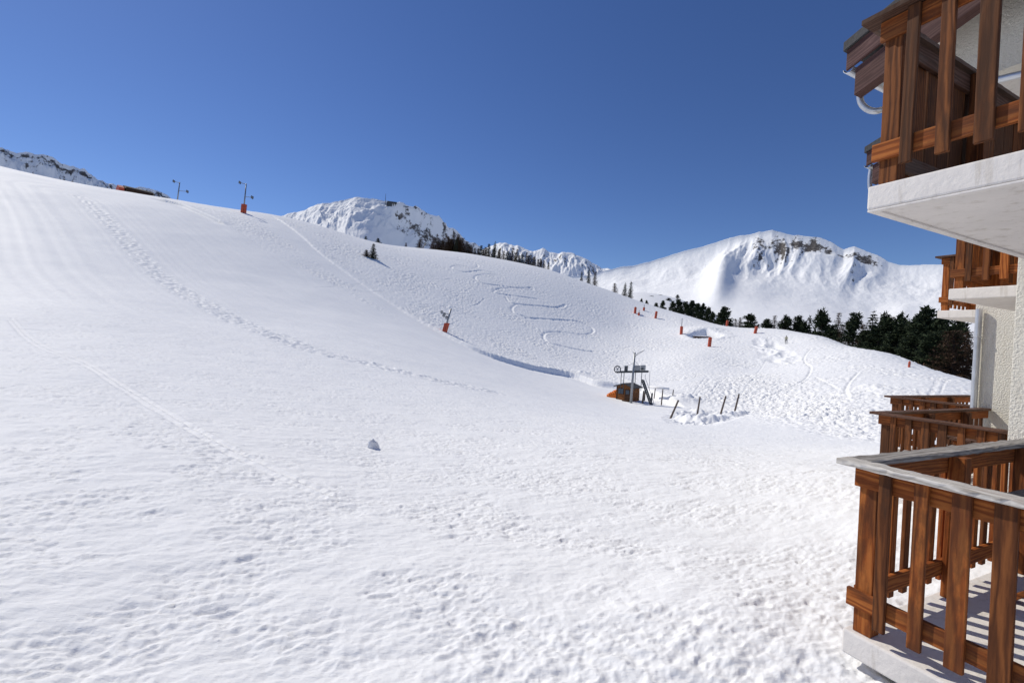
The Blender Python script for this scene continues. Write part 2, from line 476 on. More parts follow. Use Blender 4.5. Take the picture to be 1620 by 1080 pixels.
def snow_relief(x, y, az, d):
    h = np.zeros_like(x)
    # edge of the groomed piste: beyond it the snow is left rough
    berm = resample(survey_line([(438,346),(470,368),(500,395),(545,430),(600,468),(660,505),(700,527),(760,556),(830,578),(900,593),(945,606),(1000,612),(1060,634)]), 6)
    rough_poly = np.vstack([berm, survey_line([(1120,640),(1180,655),(1250,668),(1330,690),(1420,700)]),
                            at_dist(1700, 30), at_dist(1800, 200), at_dist(1000, 220), at_dist(440, 200)])
    rough = soft_poly(x, y, rough_poly, 1.2)
    strip = np.vstack([survey_line([(285,322),(350,354),(420,395),(473,423),(560,470),(632,510)]), survey_line([(625,500),(570,460),(500,415),(425,362),(400,343)])])
    rough = np.maximum(rough, .8 * soft_poly(x, y, strip, .8))
    track = resample(survey_line([(128,312),(150,330),(190,370),(235,420),(270,450),(330,485),(420,525),(500,555),(600,580),(680,600),(775,618)]), 5)
    D, _, A = line_dist(x, y, track, 4)
    tr = (1 - sstep(.7, 1.7, D)) * (1.0 + .5 * pn(A / 5, A * 0, 78))
    rough = np.maximum(rough, .25 * tr)
    # smooth lane across the rough slope
    lane = resample(survey_line([(1250,560),(1236,568),(1209,582),(1154,595),(1100,600),(1040,612)]), 6)
    D, _, _ = line_dist(x, y, lane, 4)
    rough *= sstep(.5, 1.6, D) * .8 + .2
    near_crest = sstep(130, 180, d)
    patch = .45 + .65 * sstep(-.35, .5, fbm(x / 9, y / 9, 91, 4))
    n = fbm(x / .65, y / .65, 11, 4, .68)
    n2 = ridged(x / .42 + .6 * n, y / .8 + .4 * pn(x / 3, y / 3, 23), 21, 3) - 1
    h += rough * patch * (.085 * n + .085 * n2) * (1 - .4 * near_crest)
    h += tr * (.085 * fbm(x / .55, y / .55, 77, 2, .6) - .03 * n2 - .02)
    # chopped-up bottom of the rough slope
    chop = survey_line([(1090,610),(1180,590),(1290,605),(1400,650),(1380,690),(1250,666),(1150,645)])
    cm = soft_poly(x, y, chop, 3.0)
    h += cm * (.16 * fbm(x / .45, y / .45, 31, 3, .65))
    tp_ = np.exp(-((x - .75) / 1.7) ** 2 - ((y - 2.2) / 1.35) ** 2)
    # wind and melt texture of the open field, stronger near, calmer on the groomed flank
    c, s = math.cos(.38), math.sin(.38)
    xa = (x * c + y * s) ; ya = (-x * s + y * c)
    amp = (1 - rough) * (1 - sstep(30, 70, d) * .75) * (1 - .5 * tp_)
    p1 = pn(xa / .17, ya / .085, 41) + .6 * pn(xa / .08, ya / .05, 42)
    p2 = pn(xa / .42, ya / .19, 43) + .5 * pn(xa / .2, ya / .1, 46)
    patch2 = .25 + 1.15 * sstep(-.45, .5, fbm(x / 1.8, y / 1.2, 93, 4, .6))
    pits = sstep(.2, .75, p1) * .012 + sstep(.5, .95, p2) * .013 * (.35 + .65 * sstep(4, 10, d))
    h -= amp * patch2 * pits
    h += amp * (.0105 * patch2 ** .5 * fbm(xa / .17, ya / .085, 44, 3, .6) - .006 * patch2 * ridged(xa / .24, ya / .12, 47, 3) + .014 * fbm(xa / .6, ya / .3, 48, 2) + .02 * fbm(x / 2.2, y / 1.6, 45, 3))
    # grooming lines down the piste on the left
    gl = (1 - rough) * sstep(25, 50, d)
    flow = track[:-1]
    Dl, Sg, _ = line_dist(x, y, track, 60)
    h += gl * .028 * pn(Dl / .8 * Sg, A_scale(az), 51) + gl * .06 * fbm(x / 9, y / 9, 52, 3)
    # gentle swells
    h += .10 * fbm(x / 13, y / 13, 61, 2) * sstep(6, 25, d) * (1 - sstep(105, 150, d))
    # trampled, melting snow below the balconies
    tp = np.exp(-((x - .75) / 1.7) ** 2 - ((y - 2.2) / 1.35) ** 2)
    tp = sstep(.12, .7, tp + .25 * fbm(x / .7, y / .7, 71, 2))
    w1 = fbm(x / .17 + 7, y / .14, 72, 3, .55); w2 = pn(x / .10, y / .085, 73)
    h += tp * .78 * (.021 * w1 - .015 * sstep(.1, .8, w2 + .5 * w1) - .012 * ridged(x / .28, y / .24, 74, 3))
    # ski tracks: groove with thrown-up rim
    def groove(px, width, depth, k=8, surf=True):
        nonlocal h
        if width > .11: width *= .42; depth *= .55
        P = resample(survey_line(px) if surf else np.asarray(px), k)
        D, Sg, A = line_dist(x, y, P, width * 4)
        wob = 1 + .5 * pn(A / 2.3, A * 0 + len(px), 83)
        h += -depth * wob * np.exp(-(D / width) ** 2) + depth * .5 * np.exp(-((D * Sg - width * 1.5) / (width * .6)) ** 2) * (D < width * 4)
    groove([(706,408),(724,411),(744,415),(756,420),(750,424),(728,420),(714,423),(732,430),(764,428),(785,434),(796,438),(775,434),(752,437),(760,447),
            (790,452),(818,455),(842,455),(838,459),(806,456),(786,458),(782,463),(806,467),(828,470),(850,473)], .80, .32, 7)
    groove([(800,470),(809,479),(830,482),(858,484),(882,486),(894,482),(886,487),(850,485),(820,482),(810,487),(814,495),(836,502)], .80, .34, 7)
    groove([(832,503),(862,505),(905,507),(925,512),(938,520),(934,527),(918,529),(888,525),(866,526),(859,533),(868,542),(890,548),(915,553),(940,556)], .85, .36, 7)
    groove([(745,484),(757,480),(766,472)], .35, .2)
    groove([(1284,551),(1273,564),(1274,573),(1283,582),(1275,598),(1252,612),(1230,621),(1205,632)], .35, .24)
    groove([(1358,589),(1344,604),(1338,618),(1344,628)], .35, .22)
    groove([(1484,593),(1478,610),(1470,624)], .18, .12); groove([(1488,594),(1482,610),(1474,624)], .18, .12)
    groove([(1499,598),(1493,610),(1488,622)], .2, .14)
    groove([(1116,598),(1106,610),(1096,624)], .2, .12); groove([(1122,600),(1112,612),(1102,626)], .2, .12)
    groove([(1150,596),(1138,606),(1126,620)], .22, .12); groove([(1212,570),(1202,586),(1196,592)], .25, .14)
    groove([(1290,596),(1310,606),(1330,618)], .3, .14); groove([(1420,640),(1340,640),(1260,630)], .3, .1)
    groove([(560,460),(610,462),(650,458)], .25, .12); groove([(500,455),(540,452),(575,448)], .25, .10)
    groove([(640,478),(690,486),(740,500)], .25, .1); groove([(960,470),(1000,500),(1060,530),(1130,560)], .3, .1)
    groove([(860,424),(900,440),(940,452)], .25, .12); groove([(1300,560),(1380,585),(1450,600)], .25, .10)
    # a pair of narrow tracks over the left field
    groove([(18,502),(60,540),(130,570),(170,595),(230,632),(330,690),(420,735),(520,780)], .05, .028, 6)
    groove([(14,505),(55,543),(124,573),(164,598),(223,635),(322,694),(412,740),(510,786)], .05, .028, 6)
    # thrown-up edge of the piste and the little step left of the upper pylon
    D, Sg, A = line_dist(x, y, berm, 5)
    var = (.32 + .75 * sstep(55, 95, A)) * (.85 + .3 * pn(A / 7.0, A * 0, 85))
    q = D * Sg + .10 * pn(x / 2.3, y / 2.3, 84)
    h += var * (-.45 + .85 * sstep(-.1, .3, q)) * np.where(q < 0, sstep(4.2, .2, -q), sstep(3.6, .5, q)) * (D < 4.8)
    st = resample(survey_line([(262,318),(285,324),(310,334),(345,350)]), 6)
    D, Sg, A = line_dist(x, y, st, 4)
    q = D * Sg
    h += (-.3 + .6 * sstep(-.1, .25, q)) * np.where(q < 0, sstep(3.2, .2, -q), sstep(3.0, .4, q)) * (D < 3.8)
    # hollow round the buried platform
    p = ground_at(1114, 531); t_ = np.array([p[1], -p[0]]) / np.hypot(*p); r_ = p / np.hypot(*p)
    q1 = (x - p[0]) * t_[0] + (y - p[1]) * t_[1]; q2 = (x - p[0]) * r_[0] + (y - p[1]) * r_[1]
    e2 = (q1 / 4.2) ** 2 + (q2 / 4.0) ** 2
    e2 = e2 * (1 + .35 * fbm(x / 4, y / 4, 96, 2))
    h += -2.5 * (1 - sstep(.4, 1.0, e2)) + .25 * np.exp(-((np.sqrt(np.maximum(e2, 0)) - 1.2) / .3) ** 2) + 1.1 * np.exp(-((q1 + .5) / 5.5) ** 2 - ((q2 - 6.5) / 3) ** 2)
    # furrowed bank right of it
    bank = survey_line([(1200,536),(1222,537),(1258,568),(1252,574),(1212,566),(1198,552)])
    bm_ = soft_poly(x, y, bank, 1.8)
    q = (x * t_[0] + y * t_[1])
    h += bm_ * (-.6 + .55 * ridged(q / 3.2, (x * r_[0] + y * r_[1]) / 9, 87, 2)) 
    # dug-out round the leaning poles
    pit = survey_line([(1062,662),(1075,650),(1110,645),(1150,648),(1175,653),(1150,664),(1110,672),(1075,670)])
    pm = soft_poly(x, y, pit, .8)
    h += -.35 * pm + pm * .25 * fbm(x / .9, y / .9, 88, 3, .6)
    for px_, hh in (([(1082,663),(1098,665)], .55), ([(1110,664),(1136,664)], .72), ([(1142,660),(1170,655)], .55), ([(1072,655),(1100,649),(1112,650)], .4), ([(1118,649),(1140,651)], .3)):
        D, Sg, A = line_dist(x, y, survey_line(px_), 3)
        h += hh * np.exp(-(D / .62) ** 3) * (1 + .35 * pn(x / .6, y / .6, 89))
    # little thrown heaps
    for u, v, r0, hh in ((920,590,1.1,.35),(1085,632,1.3,.45),(1378,612,1.0,.3),(1390,616,.9,.3)):
        p = ground_at(u, v); e2 = ((x - p[0]) ** 2 + (y - p[1]) ** 2) / r0 ** 2
        h += hh * np.exp(-e2) * (1 + .5 * pn(x / .7, y / .7, 90))
    return h * (1 - sstep(230, 300, d))
def A_scale(az):
    return az * 3.0

def build_snow():
    azd = np.radians(np.concatenate([np.arange(-180, -56, 4.0), np.linspace(-56, 54, 1200), np.arange(57, 180, 4.0)]))
    dd = np.concatenate([[.25, .6, 1.0, 1.4], np.exp(np.concatenate([np.arange(math.log(1.75), math.log(28), .0045), np.arange(math.log(28), math.log(178), .003), np.arange(math.log(178), math.log(210), .006)])), np.exp(np.linspace(math.log(212), math.log(9500), 70))])
    AZ, D = np.meshgrid(azd, dd)
    Z = base_polar(AZ, D)
    X = np.sin(AZ) * D; Y = np.cos(AZ) * D
    Z = Z + snow_relief(X, Y, AZ, D)
    # the snow stops short of the building: sink the sheet below the slabs
    q0 = X - C1[0]; q1 = Y - C1[1]
    s = q0 * SV[0] + q1 * SV[1]; a = -(q0 * FV[0] + q1 * FV[1])
    near = sstep(-.55, -.12, s) * sstep(.45, .08, a) * sstep(-3, -2.5, a) * (s < 1)
    Z = Z * (1 - near) + np.minimum(Z, -.125) * near
    for (s0, s1, a0, a1, zt) in ((0.0, 9, -3, -.03, -.32), (3.87, 12, -1, 1.70, -.42), (7.3, 14, 1, 3.15, -.42)):
        mk = sstep(.04, .2, s - s0) * sstep(.04, .2, a1 - a) * (a > a0 - 1) * (s < s1)
        Z = Z * (1 - mk) + np.minimum(Z, zt) * mk
    return grid_mesh('snow_field', X, Y, Z, M['snow'], wrap=True)

def on_plane_s(u, v, s):
    d = ray(u, v); t = (s + C1 @ SV) / (d @ SV); p = CAMP + d * t; q = p - C1
    return q @ SV, -(q @ FV), p[2]
def on_level(u, v, z):
    d = ray(u, v); p = CAMP + d * (z - EYE) / d[2]; q = p - C1
    return q @ SV, -(q @ FV), p[2]

snow = build_snow()

# ------------------------------------------------------------------ far mountains
def mountain(name, sky_px, foot_px, dist, run, relief, seed, nu=520, nv=230, rock=None, warp=None, prof=1.0, fall=1.0, slope_rock=.55, amp=None, gain=.5, rise=3.5, fbk=.022):
    """sky_px: skyline (u, v); foot_px: foot line (u, v); dist(u) of the ridge, run(u) = horizontal run from ridge to foot in metres"""
    su, sv = zip(*sky_px); fu, fv = zip(*foot_px)
    U = np.linspace(su[0], su[-1], nu); vr = np.interp(U, su, sv); vf = np.interp(U, fu, fv)
    k = np.array([az_e(u, v) for u, v in zip(U, vr)]); kf = np.array([az_e(u, v) for u, v in zip(U, vf)])
    D0 = np.array([dist(u) for u in U]); R0 = np.array([run(u) for u in U])
    zr = k[:, 1] * D0; zf = kf[:, 1] * (D0 - R0)
    t = np.concatenate([np.linspace(-.7, 0, 40, endpoint=False), np.linspace(0, 1, nv - 40) ** 1.5])
    T, AZ = np.meshgrid(t, k[:, 0], indexing='ij')
    DD = D0[None] - R0[None] * T
    tp = np.clip(T, 0, 1) ** prof
    kw = max(5, nu // 11); ker = np.hanning(kw * 2 + 1); ker /= ker.sum()
    sm = lambda q: np.convolve(np.pad(q, kw, mode='edge'), ker, mode='valid')
    zrs = sm(zr); zfs = sm(zf); R0 = sm(R0)
    DD = D0[None] - R0[None] * T
    Zf = zrs[None] + (zfs - zrs)[None] * tp + (zr - zrs)[None] * np.exp(-np.clip(T, 0, 1) / .06)
    Zb = zr[None] + (zf - zr)[None] * np.abs(T) * 1.3
    Z = np.where(T < 0, Zb, Zf)
    X = np.sin(AZ) * DD; Y = np.cos(AZ) * DD
    H = (zr.max() - zf.min())
    arc = AZ * D0.mean()
    env = np.minimum(np.clip(T, 0, 1) * rise, 1) * np.clip(1.15 - T, 0, 1) + .10
    env = np.where(T < 0, .10 + np.abs(T), env)
    wx = arc / (H * .55 * fall) + .22 * fbm(arc / H, T * 1.2, seed + 9, 3)
    rg = ridged(wx, T * 1.3, seed, 5, gain) - 1.0
    if amp is not None: rg = rg * amp(U[None] + 0 * T, T)
    fb = fbm(arc / (H * .3), DD / (H * .3), seed + 5, 6, .55)
    up = np.exp(-(np.clip(T, 0, 1) / .42) ** 2)
    dz = H * (relief * env * rg * (.05 + .95 * up) + fbk * fb * (.06 + .94 * up))
    if warp is not None: dz = dz + warp(U[None] + 0 * T, T, H)
    Zt = Z + dz
    gy, gx = np.gradient(Zt)
    spx = np.gradient(arc, axis=1) + 1e-6; spy = np.gradient(-DD, axis=0) + 1e-6
    slope = np.hypot(gx / spx, gy / spy)
    rk = sstep(.75, 1.7, slope) * slope_rock * sstep(.02, .08, np.abs(T)) + .22 * ridged(arc / (H * .12), T * 7, seed + 3, 3) * up - .12
    if rock is not None: rk = rk + rock(U[None] + 0 * T, T)
    return grid_mesh(name, X, Y, Zt + EYE, M['mountain'], attr=rk)

def bump1(u, c, w): return np.exp(-((u - c) / w) ** 2)
# snowy mountain on the right
mountain('mountain', [(880,440),(930,436),(975,424),(1030,414),(1085,398),(1130,384),(1155,376),(1178,374),(1200,371),(1222,367),(1245,372),(1258,373),(1280,373),(1300,377),(1318,384),
          (1335,394),(1352,391),(1372,399),(1388,404),(1405,414),(1425,419),(1455,420),(1490,419),(1560,416),(1700,420)],
         [(880,560),(1700,640)], lambda u: 2600, lambda u: 1500, .17, 301, nu=800, nv=320, prof=.62, fall=1.15, gain=.42, rise=10, fbk=.010, slope_rock=.42, amp=lambda u, t: (.18 + 1.2 * bump1(u, 1210, 75) + .5 * bump1(u, 1350, 40)) * (.03 + .97 * np.exp(-(t / .17) ** 2)),
         rock=lambda u, t: .72 * bump1(u, 1292, 42) * np.exp(-((t - .022) / .026) ** 2) + .55 * bump1(u, 1220, 50) * np.exp(-((t - .04) / .045) ** 2) + .72 * bump1(u, 1368, 28) * np.exp(-((t - .02) / .018) ** 2) - .08 - .55 * sstep(.30, .5, t) - .3 * (1 - sstep(1060, 1130, u)) - .25 * sstep(1400, 1440, u) * sstep(.02, .06, t),
         warp=lambda u, t, H: H * (.10 * bump1(u, 1150 - 25 * t, 20) * sstep(0, .12, t) * (1 - sstep(.3, .6, t)) - .05 * sstep(1160, 1260, u) * (1 - sstep(1380, 1440, u)) * np.exp(-((t - .35) / .15) ** 2)))
# domed mountain behind the crest
mountain('mountain', [(380,362),(440,345),(465,338),(490,330),(510,321),(530,318),(555,314),(580,311),(595,315),(607,319),(630,323),(655,332),(680,343),(695,352),(712,368),(728,385),(760,410)],
         [(380,420),(600,430),(760,440)], lambda u: 1500, lambda u: 420 - 350 * float(sstep(575, 630, u)), .12, 411, nu=420, nv=200, prof=.9, fall=.8, slope_rock=.12, warp=lambda u, t, H: H * .14 * sstep(600, 640, u) * np.exp(-((t - .13) / .09) ** 2),
         rock=lambda u, t: .42 * sstep(600, 650, u) * np.exp(-((t - .33) / .2) ** 2) - .35 * (1 - sstep(560, 620, u)) * sstep(.0, .05, t) * .8 - .25 * sstep(.6, .8, t))
# small range between
mountain('mountain', [(740,400),(770,392),(790,385),(808,387),(825,390),(842,397),(858,393),(868,400),(882,401),(900,398),(915,404),(935,415),(955,423),(985,430),(1040,440)],
         [(740,470),(1040,500)], lambda u: 3300, lambda u: 900 - 300 * float(sstep(820, 900, u)), .13, 521, nu=300, nv=150, fall=.6, rock=lambda u, t: -.2 * sstep(.2, .4, t))
# craggy ridge at far left
mountain('mountain', [(-200,190),(-120,210),(-60,222),(0,234),(25,242),(40,239),(58,246),(76,247),(92,255),(112,264),(134,267),(146,278),(160,284),(185,292),(205,297),(225,296),(245,301),(262,308),(300,330)],
         [(-200,330),(300,380)], lambda u: 1700, lambda u: 110, .15, 633, nu=420, nv=170, fall=.35, slope_rock=.2, rock=lambda u, t: .36 * np.exp(-np.abs(t - .06) / .12) - .2 * sstep(.35, .6, t))

# ------------------------------------------------------------------ materials of the things
OR = ((.15, .038, .010), (.30, .084, .019), (.42, .14, .034))
DK = ((.060, .021, .009), (.125, .042, .014), (.21, .074, .023))
UZ = (0, 0, 1)
M['wood_up'] = wood_mat('stained_wood_upright', UZ, OR, wamt=.6)
M['wood_up_dark'] = wood_mat('dark_wood_upright', UZ, DK, wamt=.6)
M['wood_front'] = wood_mat('stained_wood_front', FV, OR, wamt=.55)
M['wood_side'] = wood_mat('stained_wood_side', SV, OR, wamt=.35)
GR = ((.28, .25, .22), (.48, .45, .41), (.64, .61, .57))
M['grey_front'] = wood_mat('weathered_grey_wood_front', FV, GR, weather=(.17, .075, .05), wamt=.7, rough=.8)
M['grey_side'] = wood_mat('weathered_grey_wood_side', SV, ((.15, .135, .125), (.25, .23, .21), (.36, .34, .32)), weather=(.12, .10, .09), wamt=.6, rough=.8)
BR = ((.05, .026, .018), (.09, .045, .03), (.13, .07, .05))
M['brown_front'] = wood_mat('brown_rail_front', FV, BR, wamt=.4)
M['brown_side'] = wood_mat('brown_rail_side', SV, BR, weather=(.15, .12, .10), wamt=.4)
_rd = -FV * 0 + FV + np.array([0, 0, .365])
MV = ((.07, .036, .036), (.105, .055, .052), (.14, .078, .072))
M['barge'] = wood_mat('dark_red_stained_board', _rd, MV, wamt=.3)
M['stucco_slab'] = stucco_mat('white_painted_render', (.76, .72, .68), 26, .5, .01, .075)
M['stucco_wall'] = stucco_mat('cream_roughcast_wall', (.80, .77, .69), 48, 1.0, .03, .03)
M['roof'] = plain_mat('dark_roof_felt', (.045, .045, .048), .8, bump=.3)
M['zinc'] = plain_mat('zinc', (.52, .54, .57), .35, .7, .12)
M['steel'] = plain_mat('galvanised_steel', (.30, .31, .32), .45, .6, .2)
M['dark_steel'] = plain_mat('dark_steel', (.07, .075, .08), .5, .4, .3)
M['tyre'] = plain_mat('black_rubber', (.03, .03, .032), .7, 0, .2)
M['pad_red'] = plain_mat('orange_red_foam_pad', (.52, .085, .035), .6, 0, .18, 2.0, .4, 12)
M['pad_orange'] = plain_mat('orange_tarpaulin', (.78, .20, .02), .55, 0, .15, 2.0, .5, 6)
M['cabin'] = wood_mat('cabin_boards', (1, 0, 0), ((.12, .045, .016), (.22, .085, .028), (.30, .13, .045)), wamt=.3)
M['cabin_dark'] = wood_mat('dark_boards', (1, 0, 0), ((.04, .022, .014), (.075, .038, .022), (.11, .06, .035)), wamt=.4)
M['glass'] = plain_mat('window_glass', (.05, .075, .10), .06, 0, .1)
M['white_paint'] = plain_mat('white_painted_frame', (.78, .78, .77), .4, 0, .04)
M['pole_wood'] = plain_mat('weathered_pole', (.11, .085, .07), .8, 0, .35, 8)
M['earth'] = plain_mat('bare_earth', (.085, .06, .04), .95, 0, .5, 18, .9, 40)
M['bark'] = plain_mat('bark', (.055, .04, .032), .9, 0, .3, 6)

# ------------------------------------------------------------------ the apartment house: three stepped bays seen from a balcony of the same row
house = thing('apartment_building', 'white rendered holiday apartment house with stepped bays and brown timber balconies on the right', 'apartment house', L(3.4, .37, -.15))
HO = WO[house.name]
def loc_box(mb, s0, s1, a0, a1, z0, z1):
    c = L((s0 + s1) / 2, (a0 + a1) / 2, (z0 + z1) / 2)
    return mb.frame_box(c, SV * (s1 - s0) / 2, -FV * (a1 - a0) / 2, np.array([0, 0, (z1 - z0) / 2]))
def hbox(name, mat, s0, s1, a0, a1, z0, z1, parent=None, bevel=.004, jit=0.0):
    mb = loc_box(MB(), s0, s1, a0, a1, z0, z1)
    return obj(name, mb, mat, parent or house, origin=L((s0 + s1) / 2, (a0 + a1) / 2, z0), bevel=bevel)

PROTO = {}
def stick(name, key, mat, ws, wa, h, s, a, z, parent):
    """an upright timber; same mesh copied to each place"""
    k = (key, round(h, 3))
    if k not in PROTO:
        mb = MB()
        nseg = 5
        for i in range(1):
            mb.frame_box((0, 0, h / 2), SV * ws / 2, -FV * wa / 2, (0, 0, h / 2))
        o = obj(name, mb, mat, None, origin=(0, 0, 0), bevel=.005)
        PROTO[k] = o.data; me = o.data
        bpy.data.objects.remove(o)
    o = bpy.data.objects.new(name, PROTO[k]); COL.objects.link(o)
    b = o.modifiers.new('bevel', 'BEVEL'); b.width = .005; b.segments = 2
    og = L(s, a, z); o.parent = parent; o.location = og - WO[parent.name]; WO[o.name] = og
    o.rotation_euler = (random.uniform(-.006, .006), random.uniform(-.006, .006), random.uniform(-.02, .02))
    return o
def handrail_mesh(s0, s1, a0, a1, z0, z1, along, rough=0.0):
    """rail board with slightly worn edges"""
    n = 60; mb = MB(); V = []; F = []
    prof = [(-1, 0), (-1, .82), (-.9, 1), (.9, 1), (1, .82), (1, 0)]
    for i in range(n + 1):
        t = i / n
        for k, (p, q) in enumerate(prof):
            w = rough * (random.gauss(0, 1) if k in (1, 2, 3, 4) else random.gauss(0, .5))
            if along == 'a': V.append(L((s0 + s1) / 2 + p * (s1 - s0) / 2 + w, a0 + (a1 - a0) * t, z0 + q * (z1 - z0) + w * .4))
            else: V.append(L(s0 + (s1 - s0) * t, (a0 + a1) / 2 + p * (a1 - a0) / 2 + w, z0 + q * (z1 - z0) + w * .4))
    m_ = len(prof)
    for i in range(n):
        for k in range(m_): F.append((i * m_ + k, i * m_ + (k + 1) % m_, (i + 1) * m_ + (k + 1) % m_, (i + 1) * m_ + k))
    F.append(tuple(range(m_ - 1, -1, -1))); F.append(tuple(n * m_ + k for k in range(m_)))
    if along == 's': F = [f[::-1] for f in F]
    return mb.add(V, F)
def balcony(s0, a0, s1, a1, z0, railF, railS, upM, th=.143, worn=.0015, label=None, sw=.062, boardF='wood_front', boardS='wood_side', a1r=None):
    """s0 front edge of the slab, a0 far edge, s1 wall, a1 near end (towards the camera)"""
    mb = loc_box(MB(), s0, s1, a1, a0, z0 - th, z0)
    sb = obj('balcony', mb, M['stucco_slab'], house, origin=L(s0, a0, z0), bevel=.012)
    if label: sb['label'] = label
    H = 1.03; ht = .033; a1 = a1r if a1r is not None else a1
    # corner post, handrails mitred by butting, boards and balusters
    stick('post', 'post' + upM, M[upM], .095, .095, H - .034, s0 + .085, a0 - .085, z0 + .001, sb)
    I = .035
    obj('handrail', handrail_mesh(s0 - .06, s0 + .07, a0 + .055, a1, z0 + H - ht, z0 + H, 'a', worn), M[railF], sb, origin=L(s0, a0, z0 + H))
    obj('handrail', handrail_mesh(s0 + .0705, s1 - .02, a0 - .07, a0 + .055, z0 + H - ht - .0005, z0 + H - .001, 's', worn), M[railS], sb, origin=L(s0 + .1, a0, z0 + H))
    hbox('top_board', M[boardF], s0 - .022 + I, s0 + .006 + I, a1, a0 + .02 - I, z0 + H - .155, z0 + H - .0345, sb)
    hbox('top_board', M[boardS], s0 + .02 + I, s1 - .03, a0 - .006 - I, a0 + .022 - I, z0 + H - .155, z0 + H - .0355, sb)
    hbox('bottom_rail', M[boardF], s0 - .024 + I, s0 + .006 + I, a1, a0 + .03 - I, z0 + .15, z0 + .255, sb)
    hbox('bottom_rail', M[boardS], s0 + .04 + I, s1 - .03, a0 - .006 - I, a0 + .024 - I, z0 + .15, z0 + .255, sb)
    bh = H - .036 - .085
    k = 0; a = a0 - .19
    while a > a1 + .05:
        bw = (.060, .063, .078, .084, .068, .075)[k % 6]
        stick('baluster', 'bf%g' % bw + upM, M[upM if (k % 3 or upM != 'wood_up') else 'wood_up_dark'], .028, bw, bh, s0 - .038 + I, a, z0 + .085, sb); a -= .167; k += 1
    s = s0 + (.36 if sw > .1 else .19)
    while s < s1 - .06:
        stick('baluster', 'bs%g' % sw + upM, M[upM if (k % 4) else 'wood_up_dark'], sw, .028, bh, s, a0 + .038 - I, z0 + .085, sb); s += .167; k += 1
    s = s0 + 1.15
    while s < s1 - .2:
        stick('post', 'post' + upM, M[upM], .095, .095, H - .035, s, a0 - .085, z0 + .001, sb); s += 1.1
    a = a0 - 1.15
    while a > a1 + .15:
        stick('post', 'post' + upM, M[upM], .095, .095, H - .035, s0 + .085, a, z0 + .001, sb); a -= 1.1
    return sb
B1 = balcony(-.03, -.01, 3.40, -1.95, 0, 'grey_front', 'grey_side', 'wood_up', th=.145, worn=.004, label='nearest ground floor balcony with a flaking grey handrail')
B1U = balcony(-.01, 0.0, 3.40, -1.95, 2.70, 'brown_front', 'brown_side', 'wood_up_dark', boardS='brown_side', th=.145, sw=.152, label='upper balcony with a white slab seen from below')
B2 = balcony(3.83, 1.73, 7.0, .376, -.07, 'brown_front', 'brown_side', 'wood_up_dark', label='second ground floor balcony with dark brown railing')
B2U = balcony(4.69, 1.40, 7.0, .376, 2.63, 'brown_front', 'brown_side', 'wood_up', sw=.15)
B3 = balcony(7.28, 3.20, 10.6, 1.93, -.07, 'brown_front', 'brown_side', 'wood_up_dark')
B3U = balcony(7.90, 2.79, 10.6, 1.93, 2.63, 'brown_front', 'brown_side', 'wood_up')
# drip groove lines under the two near slabs are modelled as a thin proud lip
for sb, s0, a0, z in ((B1U, -.01, 0.0, 2.555), ):
    hbox('drip_edge', M['stucco_slab'], s0 + .004, s0 + .05, -1.95, a0 - .004, z - .012, z - .0005, sb, bevel=.002)
    hbox('drip_edge', M['stucco_slab'], s0 + .051, 3.4, a0 - .05, a0 - .004, z - .012, z - .0005, sb, bevel=.002)
# walls: back wall and return of each bay
def wall(name, s0, s1, a0, a1, z0, z1): return hbox(name, M['stucco_wall'], s0, s1, a0, a1, z0, z1, bevel=.01)
wall('wall', 3.40, 3.65, -1.95, .37, -.6, 5.2)
wall('wall', 3.652, 7.0, .12, .368, -.6, 5.2)
wall('wall', 7.0, 7.25, .372, 1.93, -.7, 5.2)
wall('wall', 7.252, 10.6, 1.68, 1.928, -.7, 5.2)
wall('wall', 10.6, 10.85, 1.932, 3.08, -.7, 5.2)
wall('wall', 10.852, 16.0, 2.83, 3.078, -.7, 5.2)
wall('wall', 3.30, 3.398, -2.2, -1.955, -.6, 5.2)
# patio door in the near back wall
dr = hbox('patio_door', M['white_paint'], 3.36, 3.398, -1.5, .13, .03, 2.2)
hbox('pane', M['glass'], 3.352, 3.3595, -.70, .05, .14, 2.10, dr, bevel=0)
hbox('pane', M['glass'], 3.352, 3.3595, -1.43, -.80, .14, 2.10, dr, bevel=0)
# downpipe at the corner of the second bay
def pipe(name, pts, r, mat, parent=None, n=14):
    mb = MB().tube(pts, r, n); return obj(name, mb, mat, parent or house, origin=pts[0], smooth=False)
dp = pipe('downpipe', [L(6.93, 1.86, 2.55), L(6.93, 1.86, -.35)], .042, M['zinc'])
for z in (.4, 2.1): obj('pipe_clip', MB().ring(L(6.93, 1.86, z), (0, 0, 1), .046, .008, 14, 5), M['zinc'], dp, origin=L(6.93, 1.86, z))
